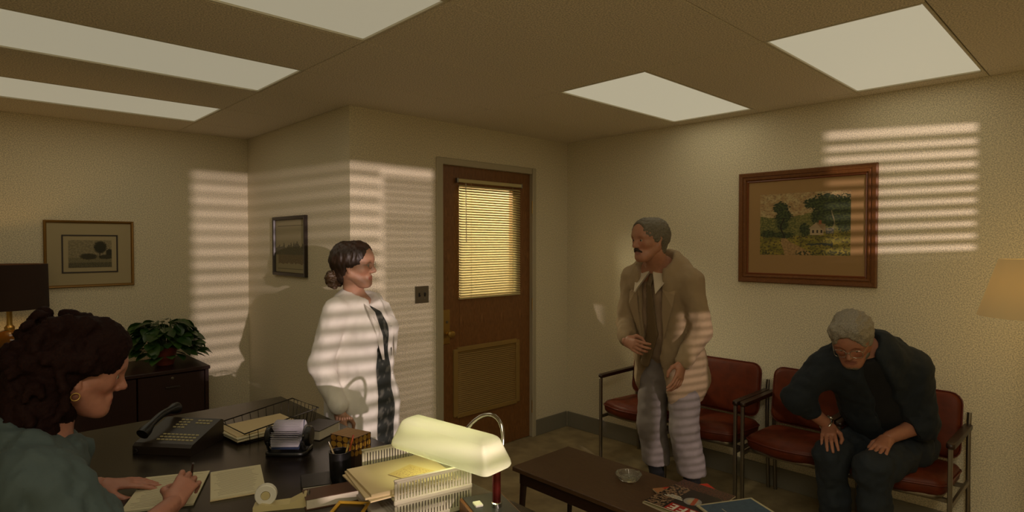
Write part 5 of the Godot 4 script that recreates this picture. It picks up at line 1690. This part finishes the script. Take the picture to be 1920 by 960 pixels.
func man_standing() -> void:
	var o := thing("person", "person in a tan tweed jacket, tie and grey trousers, stooping before the chairs", "person")
	var H := facing(Vector3(2.835, 1.585, -1.855), Vector3(-0.90, -0.03, -0.30))
	var hip := Vector3(3.14, 0.90, -1.91)
	var nk := Vector3(2.985, 1.40, -1.875)
	var L := Vector3(0, 0, 1)
	var F := Vector3(-0.96, -0.28, 0).normalized()   # chest leans forward
	var ls := Vector3(2.985, 1.365, -1.695)
	var rs := Vector3(2.985, 1.365, -2.060)
	var le := Vector3(3.02, 1.085, -1.645)
	var re := Vector3(2.96, 1.09, -2.095)
	var lw := Vector3(2.90, 0.915, -1.690)
	var rw := Vector3(2.80, 1.015, -1.985)
	var lh := Vector3(3.14, 0.88, -1.815)
	var rh := Vector3(3.14, 0.88, -2.005)
	var lk := Vector3(3.10, 0.48, -1.790)
	var rk := Vector3(3.11, 0.48, -2.020)
	var la := Vector3(3.19, 0.09, -1.775)
	var ra := Vector3(3.20, 0.09, -2.030)
	var T := func(t: float, f := 0.0, s := 0.0) -> Vector3: return hip.lerp(nk, t) + F * f + L * s
	var body := [
		bone(T.call(0.9), T.call(0.4), 0.155, 0.135, 0.05, L, 0.68), bone(T.call(0.4), T.call(0.0), 0.135, 0.145, 0.05, L, 0.75),
		bone(nk, H * Vector3(0, -0.06, -0.015), 0.062, 0.058, 0.03),
		bone(ls, le, 0.05, 0.042), bone(le, lw, 0.041, 0.029), bone(rs, re, 0.05, 0.042), bone(re, rw, 0.041, 0.029),
		bone(lh, lk, 0.078, 0.055, 0.03), bone(lk, la, 0.053, 0.038), bone(rh, rk, 0.078, 0.055, 0.03), bone(rk, ra, 0.053, 0.038)]
	var list := [net(body, 0.013), net(moved(head_bones(true), H), 0.004)]
	list.append(net(hand_at(lw, Vector3(-0.55, -0.80, 0.10), Vector3(-0.1, 0.1, 1), Vector3(-1, 0.2, 0), [0.35, 0.45, 0.5, 0.55], 0.5, 1.0), 0.0042))
	list.append(net(hand_at(rw, Vector3(-0.35, -0.15, 0.92), Vector3(-1, 0.3, -0.4), Vector3(0, 1, 0), [0.7, 0.8, 0.9, 0.9], 0.7, 1.0), 0.0042))
	part("body", join(list, skin_tint(H, Color(0.40, 0.185, 0.11), Color(0.30, 0.11, 0.08))), mats.skin_fair, o)
	eyes(o, H, mats.moustache)
	# trousers
	var tr := [bone(lh, lk, 0.100, 0.082, 0.03), bone(lk, la + Vector3(0, 0.06, 0), 0.082, 0.086, 0.03), bone(rh, rk, 0.100, 0.082, 0.03), bone(rk, ra + Vector3(0, 0.06, 0), 0.082, 0.086, 0.03),
		bone(hip + Vector3(0, 0.10, 0), hip - Vector3(0, 0.06, 0), 0.150, 0.150, 0.05, L, 0.75)]
	var tm := ruffle(net(tr, 0.012, [[Vector3(0, 0.21, 0), Vector3.DOWN]]), 0.009, Vector3(8, 9, 8), 2.0)
	for q in [[lk, la], [rk, ra]]:
		part("sock", join([net([bone(q[1] + Vector3(0, 0.0, 0), q[0].lerp(q[1], 0.58), 0.043, 0.052, 0.02)], 0.010)]), mats.tee_black, o)
	part("trousers", join([tm]), mats.trouser_grey, o)
	part("belt", join([net([bone(hip + Vector3(-0.005, 0.112, 0), hip + Vector3(-0.005, 0.118, 0), 0.158, 0.158, 0.01, L, 0.76)], 0.010, [[hip + Vector3(0, 0.133, 0), Vector3.UP], [hip + Vector3(0, 0.095, 0), Vector3.DOWN]])]), mats.shoe_dark, o)
	# shirt, collar and tie
	var sh := [bone(T.call(0.76, 0.012), T.call(0.45, 0.02), 0.160, 0.150, 0.05, L, 0.76), bone(T.call(0.45, 0.02), T.call(0.14, 0.01), 0.150, 0.155, 0.05, L, 0.8), bone(T.call(0.92), nk + Vector3(-0.02, 0.035, 0), 0.078, 0.064, 0.03)]
	part("shirt", join([ruffle(net(sh, 0.012, [[nk + Vector3(-0.03, 0.055, 0), Vector3(-0.35, 0.9, 0)]]), 0.008, Vector3(12, 6, 12))]), mats.shirt_check, o)
	part("collar", join([net([bone(nk + Vector3(0.0, 0.0, 0), nk + Vector3(-0.035, 0.055, 0), 0.096, 0.076, 0.02)], 0.008, [[nk + Vector3(-0.03, 0.070, 0), Vector3(-0.45, 0.9, 0)], [nk - Vector3(0, 0.03, 0), Vector3.DOWN]])]), mats.shirt_white, o)
	for s in [-1.0, 1.0]:
		var st := mb()
		var a0 := nk + Vector3(0.012, 0.085, s * 0.084)
		var a1 := nk + F * 0.104 + Vector3(0, 0.034, s * 0.008)
		var a2 := nk + F * 0.172 + Vector3(0, -0.062, s * 0.066)
		var a3 := nk + F * 0.075 + Vector3(0, 0.020, s * 0.116)
		for d in [0.0, 0.004]:
			var k := Vector3(-0.004 - d, d, s * d)
			quad(st, a0 + k, a1 + k, a2 + k, a3 + k, Vector3(-1, 0.3, s) if d > 0 else Vector3(1, -0.3, -s))
		part("collar", st, mats.shirt_white, o)
	var tie := [bone(nk + F * 0.098 + Vector3(0, 0.012, 0), nk + F * 0.128 + Vector3(0, -0.025, 0), 0.022, 0.015, 0.01, L, 0.7)]
	tie.append(bone(nk + F * 0.134 + Vector3(0, -0.03, 0), T.call(0.40, 0.158, 0.0), 0.018, 0.038, 0.006, L, 0.25))
	tie.append(bone(T.call(0.40, 0.158, 0.0), T.call(0.06, 0.190, -0.05), 0.038, 0.032, 0.006, L, 0.25))
	part("tie", join([net(tie, 0.006)]), mats.tie, o)
	# jacket, open at the front
	var jk := [
		bone(T.call(0.90, -0.01, -0.13), T.call(0.90, -0.01, 0.13), 0.082, 0.082, 0.05),
		bone(T.call(0.90), T.call(0.45, 0.0), 0.198, 0.190, 0.05, L, 0.78), bone(T.call(0.45, 0.0), T.call(0.05, 0.02), 0.190, 0.200, 0.05, L, 0.82), bone(T.call(0.05, 0.01), T.call(-0.24, 0.01), 0.205, 0.228, 0.05, L, 0.88),
		bone(ls, le, 0.076, 0.062, 0.022), bone(le, lw + (le - lw) * 0.10, 0.062, 0.050, 0.015), bone(rs, re, 0.076, 0.062, 0.022), bone(re, rw + (re - rw) * 0.16, 0.062, 0.050, 0.015),
		bone(nk + Vector3(0.04, 0.0, -0.06), nk + Vector3(0.055, 0.02, 0.0), 0.042, 0.036, 0.03), bone(nk + Vector3(0.04, 0.0, 0.06), nk + Vector3(0.055, 0.02, 0.0), 0.042, 0.036, 0.03)]
	jk.append(bone(T.call(1.06, 0.16, 0.0), T.call(0.25, 0.235, -0.01), 0.082, 0.072, 0.010, L, 2.2, -1))
	jk.append(bone(T.call(0.25, 0.235, -0.02), T.call(-0.45, 0.25, -0.05), 0.070, 0.140, 0.012, L, 1.5, -1))
	jk.append(bone(nk + F * 0.06 + Vector3(0, 0.045, 0), nk + F * 0.10 + Vector3(0, 0.14, 0), 0.092, 0.12, 0.012, Vector3.ZERO, 1.0, -1))
	var jm := ruffle(net(jk, 0.0115, [[Vector3(0, 0.735, 0), Vector3(-0.12, -1, 0)]]), 0.010, Vector3(8, 5, 8), 14.0)
	jm = ruffle(jm, 0.003, Vector3(26, 22, 26), 5.0)
	var jacket := part("jacket", join([jm]), mats.tweed, o)
	for s in [-1.0, 1.0]:
		var st := mb()
		var i := [nk + F * 0.01 + Vector3(0, 0.055, s * 0.088), T.call(0.90, 0.125, s * 0.084), T.call(0.66, 0.145, s * 0.076), T.call(0.36, 0.150, s * 0.070)]
		var e := [nk + Vector3(0.02, 0.02, s * 0.130), T.call(0.84, 0.110, s * 0.145), T.call(0.72, 0.138, s * 0.140), T.call(0.36, 0.156, s * 0.078)]
		for k in 3:
			for d in [0.0, 0.005]:
				var w: Vector3 = F * (0.010 + d) + L * s * 0.002
				quad(st, i[k] + w, i[k + 1] + w, e[k + 1] + w, e[k] + w, F if d > 0 else -F)
		part("lapel", st, mats.tweed, jacket)
	# cropped grey hair and moustache
	var hair := moved([
		bone(Vector3(0, 0.040, -0.033), Vector3(0, 0.045, 0.020), 0.087, 0.083, 0.02), bone(Vector3(0, 0.0, -0.045), Vector3(0, -0.045, -0.050), 0.068, 0.05, 0.03),
		bone(Vector3(-0.055, 0.02, 0.005), Vector3(-0.056, -0.005, 0.010), 0.027, 0.022, 0.02), bone(Vector3(0.055, 0.02, 0.005), Vector3(0.056, -0.005, 0.010), 0.027, 0.022, 0.02),
		bone(Vector3(0, -0.05, 0.10), Vector3(0, 0.045, 0.120), 0.10, 0.062, 0.010, Vector3.ZERO, 1.0, -1), bone(Vector3(-0.10, -0.055, 0.010), Vector3(0.10, -0.055, 0.010), 0.042, 0.042, 0.012, Vector3.ZERO, 1.0, -1)], H)
	part("hair", join([ruffle(net(hair, 0.005), 0.004, Vector3(50, 50, 50))]), mats.hair_grey, o)
	var mo := moved([bone(Vector3(-0.004, -0.046, 0.0985), Vector3(-0.030, -0.060, 0.082), 0.0085, 0.005, 0.006), bone(Vector3(0.004, -0.046, 0.0985), Vector3(0.030, -0.060, 0.082), 0.0085, 0.005, 0.006)], H)
	part("moustache", join([net(mo, 0.003)]), mats.moustache, o)
	shoe(o, la, Vector3(-1, 0, 0.25), mats.shoe_dark)
	shoe(o, ra, Vector3(-1, 0, 0.05), mats.shoe_dark)

func man_sitting() -> void:
	var o := thing("person", "person with silver hair and glasses in a dark blue shirt and jeans, sitting bent forward", "person")
	var H := facing(Vector3(3.135, 1.105, -0.925), Vector3(-0.86, -0.46, 0.12), Vector3(-0.40, 0.92, 0.0))
	var hip := Vector3(3.57, 0.55, -0.845)
	var nk := Vector3(3.255, 1.015, -0.905)
	var ls := Vector3(3.375, 0.965, -0.725)
	var rs := Vector3(3.175, 0.940, -1.075)
	var le := Vector3(3.425, 0.690, -0.70)
	var re := Vector3(3.105, 0.785, -1.165)
	var lw := Vector3(3.265, 0.635, -0.800)
	var rw := Vector3(3.225, 0.648, -1.055)
	var lk := Vector3(3.125, 0.515, -0.825)
	var rk := Vector3(3.160, 0.515, -1.020)
	var la := Vector3(3.145, 0.09, -0.815)
	var ra := Vector3(3.205, 0.09, -1.005)
	var lh := hip + Vector3(0, -0.01, 0.095)
	var rh := hip + Vector3(0, -0.01, -0.095)
	var L := (ls - rs).normalized()
	var T := func(t: float, off := Vector3.ZERO) -> Vector3: return hip.lerp(nk, t) + off
	var body := [
		bone(T.call(0.92), T.call(0.45), 0.15, 0.14, 0.05, L, 0.68), bone(T.call(0.45), hip, 0.14, 0.145, 0.05, L, 0.8),
		bone(nk, H * Vector3(0, -0.05, -0.02), 0.060, 0.056, 0.03),
		bone(ls, le, 0.05, 0.042), bone(le, lw, 0.041, 0.029), bone(rs, re, 0.05, 0.042), bone(re, rw, 0.041, 0.029),
		bone(lh, lk, 0.08, 0.055, 0.03), bone(lk, la, 0.052, 0.038), bone(rh, rk, 0.08, 0.055, 0.03), bone(rk, ra, 0.052, 0.038)]
	var list := [net(body, 0.013), net(moved(head_bones(true), H), 0.004)]
	list.append(net(hand_at(lw, Vector3(-0.85, -0.30, -0.10), Vector3(-0.25, 1, 0.1), Vector3(0, 0, -1), [0.35, 0.35, 0.35, 0.4], 0.3, 1.0), 0.0042))
	list.append(net(hand_at(rw, Vector3(-0.72, -0.26, 0.26), Vector3(-0.3, 1, -0.1), Vector3(0, 0, 1), [0.35, 0.35, 0.35, 0.4], 0.3, 1.0), 0.0042))
	part("body", join(list, skin_tint(H, Color(0.34, 0.145, 0.085), Color(0.24, 0.09, 0.06))), mats.skin_fair, o)
	eyes(o, H, mats.hair_silver, 0.0022)
	# jeans
	var tr := [bone(lh, lk, 0.098, 0.078, 0.03), bone(lk, la + Vector3(0, 0.03, 0), 0.076, 0.066, 0.03), bone(rh, rk, 0.098, 0.078, 0.03), bone(rk, ra + Vector3(0, 0.03, 0), 0.076, 0.066, 0.03),
		bone(hip + Vector3(-0.01, 0.05, 0), hip, 0.155, 0.155, 0.05, Vector3(0, 0, 1), 0.75)]
	part("jeans", join([ruffle(net(tr, 0.012, [[Vector3(0, 0.075, 0), Vector3.DOWN]]), 0.016, Vector3(10, 10, 10), 20.0)]), mats.denim, o)
	# black undershirt seen at the front, open shirt over it
	part("undershirt", join([net([bone(T.call(0.95), T.call(0.45), 0.165, 0.155, 0.05, L, 0.74), bone(T.call(0.45), T.call(0.1), 0.155, 0.155, 0.05, L, 0.8), bone(T.call(0.97), nk + Vector3(-0.02, 0.02, 0), 0.085, 0.072, 0.03)], 0.012, [[nk + Vector3(-0.035, 0.035, 0), Vector3(-0.5, 0.85, 0)]])]), mats.tee_black, o)
	var fw := L.cross(Vector3.UP).normalized()
	if fw.x > 0:
		fw = -fw
	var sh := [
		bone(rs + Vector3(0.03, 0.0, 0.03), ls + Vector3(0, 0, -0.03), 0.085, 0.088, 0.05),
		bone(T.call(0.90), T.call(0.45, Vector3(0.01, 0, 0)), 0.195, 0.188, 0.05, L, 0.78), bone(T.call(0.45, Vector3(0.01, 0, 0)), T.call(0.02, Vector3(0.01, 0.03, 0)), 0.188, 0.185, 0.05, L, 0.85),
		bone(ls, le, 0.082, 0.070, 0.04), bone(le, le.lerp(lw, 0.62), 0.070, 0.056, 0.03), bone(rs, re, 0.080, 0.066, 0.04), bone(re, re.lerp(rw, 0.42), 0.066, 0.054, 0.03),
		bone(nk + Vector3(0.05, 0.02, -0.06), nk + Vector3(0.05, 0.02, 0.06), 0.05, 0.05, 0.03)]
	sh.append(bone(T.call(1.02, fw * 0.20 + Vector3(0, -0.05, 0)), T.call(0.2, fw * 0.25 + Vector3(0, -0.05, 0)), 0.055, 0.075, 0.012, L, 2.2, -1))
	sh.append(bone(nk + Vector3(-0.07, 0.06, 0), nk + Vector3(-0.11, 0.15, 0), 0.08, 0.10, 0.015, Vector3.ZERO, 1.0, -1))
	var sm1 := ruffle(net(sh, 0.0115), 0.012, Vector3(9, 8, 9), 31.0)
	part("overshirt", join([ruffle(sm1, 0.003, Vector3(25, 25, 25), 3.0)]), mats.shirt_navy, o)
	# silver hair combed over, beard shade, glasses
	var hair := moved([
		bone(Vector3(0, 0.044, -0.036), Vector3(0, 0.055, 0.024), 0.094, 0.086, 0.02), bone(Vector3(0, 0.0, -0.045), Vector3(0, -0.04, -0.052), 0.072, 0.055, 0.03),
		bone(Vector3(-0.056, 0.03, 0.0), Vector3(-0.058, -0.005, 0.006), 0.032, 0.024, 0.02), bone(Vector3(0.056, 0.03, 0.0), Vector3(0.058, -0.005, 0.006), 0.032, 0.024, 0.02),
		bone(Vector3(-0.05, 0.088, 0.055), Vector3(0.03, 0.092, 0.065), 0.032, 0.036, 0.02),
		bone(Vector3(0, -0.05, 0.105), Vector3(0, 0.030, 0.130), 0.10, 0.060, 0.010, Vector3.ZERO, 1.0, -1), bone(Vector3(-0.10, -0.055, 0.012), Vector3(0.10, -0.055, 0.012), 0.042, 0.042, 0.012, Vector3.ZERO, 1.0, -1)], H)
	part("hair", join([ruffle(net(hair, 0.005), 0.006, Vector3(14, 26, 40))]), mats.hair_silver, o)
	var bd := moved([bone(Vector3(-0.050, -0.055, 0.020), Vector3(-0.020, -0.090, 0.060), 0.0225, 0.0205, 0.01), bone(Vector3(0.050, -0.055, 0.020), Vector3(0.020, -0.090, 0.060), 0.0225, 0.0205, 0.01), bone(Vector3(-0.014, -0.094, 0.069), Vector3(0.014, -0.094, 0.069), 0.0212, 0.0212, 0.01)], H)
	part("beard", join([ruffle(net(bd, 0.003), 0.002, Vector3(80, 80, 80))]), mats.hair_grey, o)
	var g := thing("eyeglasses", "thin silver-rimmed glasses on the face of the sitting man", "glasses")
	for s in [-1.0, 1.0]:
		var ring := []
		for k in 20:
			var a := TAU * k / 20
			var q := Vector2(signf(cos(a)) * pow(absf(cos(a)), 0.6) * 0.026, signf(sin(a)) * pow(absf(sin(a)), 0.6) * 0.019)
			ring.append(H * Vector3(s * 0.034 + q.x, -0.002 + q.y, 0.112 - absf(s * 0.034 + q.x) * 0.16))
		part("rim", tube(mb(), ring, 0.0014, 6, true), mats.chrome, g)
		part("temple", tube(mb(), [H * Vector3(s * 0.060, 0.008, 0.102), H * Vector3(s * 0.084, 0.012, 0.01), H * Vector3(s * 0.082, 0.0, -0.012)], 0.0014, 6), mats.chrome, g)
	part("bridge", tube(mb(), [H * Vector3(-0.009, 0.004, 0.111), H * Vector3(0, 0.009, 0.115), H * Vector3(0.009, 0.004, 0.111)], 0.0014, 6), mats.chrome, g)
	# wristwatch
	var w := thing("wristwatch", "steel wristwatch on the wrist of the sitting man", "watch")
	var wd := (rw - re).normalized()
	var wc := re.lerp(rw, 0.93)
	var n1 := wd.cross(Vector3.UP).normalized()
	var n2 := n1.cross(wd)
	var band := []
	for k in 20:
		var a := TAU * k / 20
		band.append(wc + (n1 * cos(a) + n2 * sin(a)) * 0.034)
	part("band", tube(mb(), band, 0.005, 8, true), mats.chrome, w)
	part("dial", lathe(mb(), [Vector2(0, 0), Vector2(0.017, 0), Vector2(0.017, 0.006), Vector2(0, 0.008)], 20, Transform3D(Basis(n1, n2, wd) if n2.y > 0 else Basis(n1, -n2, wd), wc + (n2 if n2.y > 0 else -n2) * 0.034)), mats.steel, w)
	shoe(o, la, Vector3(-1, 0, 0.2), mats.shoe_dark)
	shoe(o, ra, Vector3(-1, 0, -0.1), mats.shoe_dark)

func receptionist() -> void:
	var o := thing("person", "person with dark curly hair in a pale blue blouse, writing at the desk", "person")
	var H := facing(Vector3(0.265, 1.215, -1.985), Vector3(0.93, -0.22, 0.12), Vector3(0.22, 0.97, 0))
	var hip := Vector3(0.03, 0.54, -1.98)
	var nk := Vector3(0.165, 1.055, -1.985)
	var rs := Vector3(0.155, 0.99, -1.830)
	var ls := Vector3(0.155, 0.99, -2.140)
	var re := Vector3(0.295, 0.80, -1.735)
	var le := Vector3(0.25, 0.795, -2.30)
	var rw := Vector3(0.475, 0.812, -1.925)
	var lw := Vector3(0.355, 0.790, -2.290)
	var L := Vector3(0, 0, -1)
	var T := func(t: float, off := Vector3.ZERO) -> Vector3: return hip.lerp(nk, t) + off
	var lh := hip + Vector3(0.02, -0.01, -0.09)
	var rh := hip + Vector3(0.02, -0.01, 0.09)
	var lk := Vector3(0.42, 0.53, -2.08)
	var rk := Vector3(0.42, 0.53, -1.87)
	var la := Vector3(0.40, 0.09, -2.08)
	var ra := Vector3(0.40, 0.09, -1.87)
	var body := [
		bone(T.call(0.92), T.call(0.45), 0.13, 0.12, 0.05, L, 0.7), bone(T.call(0.45), hip, 0.12, 0.145, 0.05, L, 0.8),
		bone(nk, H * Vector3(0, -0.06, -0.015), 0.052, 0.048, 0.03),
		bone(ls, le, 0.045, 0.038), bone(le, lw, 0.037, 0.026), bone(rs, re, 0.045, 0.038), bone(re, rw, 0.037, 0.026),
		bone(lh, lk, 0.078, 0.055, 0.03), bone(lk, la, 0.05, 0.036), bone(rh, rk, 0.078, 0.055, 0.03), bone(rk, ra, 0.05, 0.036)]
	var list := [net(body, 0.013), net(moved(head_bones(false), H), 0.004)]
	list.append(net(hand_at(rw, Vector3(0.62, 0.42, -0.62), Vector3(0.1, 0.75, 0.55), Vector3(-0.7, 0.3, -0.5), [0.75, 0.8, 0.95, 1.05], 0.8, 0.95), 0.0042))
	list.append(net(hand_at(lw, Vector3(0.97, -0.12, 0.20), Vector3(0.1, 1, 0.1), Vector3(0, 0, 1), [0.18, 0.16, 0.18, 0.2], 0.2, 0.95), 0.0042))
	part("body", join(list, skin_tint(H, Color(0.35, 0.15, 0.10), Color(0.30, 0.09, 0.07))), mats.skin_fair, o)
	eyes(o, H, mats.hair_auburn)
	var bl := [
		bone(rs + Vector3(0, 0, -0.03), ls + Vector3(0, 0, 0.03), 0.075, 0.075, 0.05),
		bone(T.call(0.90), T.call(0.45), 0.165, 0.15, 0.05, L, 0.80), bone(T.call(0.45), T.call(0.1), 0.15, 0.165, 0.05, L, 0.85),
		bone(T.call(0.96), nk + Vector3(0, 0.02, 0), 0.08, 0.062, 0.03)]
	for q in [[rs, re], [ls, le]]:
		var a: Vector3 = q[0]
		var b: Vector3 = q[1]
		bl.append(bone(a + Vector3(-0.005, 0.005, (a.z + 1.985) * 0.12), a.lerp(b, 0.62), 0.092, 0.082, 0.03))
		bl.append(bone(a.lerp(b, 0.62), b, 0.072, 0.052, 0.02))
	var bm := ruffle(net(bl, 0.0105, [[nk + Vector3(0.02, 0.035, 0), Vector3(0.5, 0.85, 0)]]), 0.016, Vector3(11, 7, 11), 41.0)
	part("blouse", join([ruffle(bm, 0.008, Vector3(30, 12, 30), 8.0)]), mats.blouse, o)
	var sk := [bone(hip, hip + Vector3(0.02, 0, 0), 0.165, 0.165, 0.05, L, 0.8), bone(lh, lk, 0.10, 0.09, 0.06), bone(rh, rk, 0.10, 0.09, 0.06), bone((lh + rh) / 2, (lk + rk) / 2, 0.09, 0.09, 0.06)]
	part("skirt", join([ruffle(net(sk, 0.014), 0.012, Vector3(8, 8, 8))]), mats.dress_dark, o)
	# curly hair: many soft locks round the back of the head
	var hb := [bone(Vector3(0, 0.045, -0.045), Vector3(0, 0.060, 0.012), 0.105, 0.098, 0.02), bone(Vector3(0, 0.0, -0.06), Vector3(0, -0.10, -0.075), 0.105, 0.085, 0.03), bone(Vector3(0, -0.10, -0.075), Vector3(0, -0.20, -0.065), 0.095, 0.060, 0.03)]
	var r2 := RandomNumberGenerator.new()
	r2.seed = 77
	for k in 260:
		var a := r2.randf_range(0, TAU)
		var y := r2.randf_range(-0.19, 0.15)
		var rad := 0.118 * sqrt(maxf(0.12, 1.0 - pow((y + 0.01) / 0.20, 2)))
		var p := Vector3(cos(a) * rad, y, sin(a) * rad * 1.05 - 0.045)
		if p.z > 0.030 and y < 0.075 or (p.z > 0.0 and y < -0.005):
			continue
		var s := r2.randf_range(0.009, 0.016)
		hb.append(bone(p, p + Vector3(r2.randf_range(-0.02, 0.02), r2.randf_range(-0.035, 0.0), r2.randf_range(-0.02, 0.02)), s, s * 0.8, 0.012))
	hb.append(bone(Vector3(0, -0.06, 0.105), Vector3(0, 0.025, 0.120), 0.095, 0.060, 0.012, Vector3.ZERO, 1.0, -1))
	hb.append(bone(Vector3(-0.12, -0.045, 0.045), Vector3(0.12, -0.045, 0.045), 0.055, 0.055, 0.015, Vector3.ZERO, 1.0, -1))
	part("hair", join([ruffle(net(moved(hb, H), 0.006), 0.004, Vector3(70, 70, 70))]), mats.hair_auburn, o)
	part("earring", tube(mb(), hoop(H * Vector3(-0.082, -0.050, 0.0), 0.010), 0.0018, 6, true), mats.brass, o)
	for q in [la, ra]:
		shoe(o, q, Vector3(1, 0, 0), mats.shoe_dark, 0.85)
	# pencil held over the pad
	var pn := thing("pencil", "dark pencil held in the receptionist's raised hand over the pad", "pencil")
	var tip := Vector3(0.560, 0.762, -2.085)
	var end := Vector3(0.545, 0.895, -1.985)
	part("barrel", tube(mb(), [tip.lerp(end, 0.1), end], 0.0036, 6), mats.frame_dark, pn)
	part("tip", tube(mb(), [tip, tip.lerp(end, 0.1)], [0.0006, 0.0036], 6), mats.paper_warm, pn)

func hoop(c: Vector3, r: float) -> Array:
	var o := []
	for k in 14:
		var a := TAU * k / 14
		o.append(c + Vector3(cos(a) * r, sin(a) * r, 0))
	return o
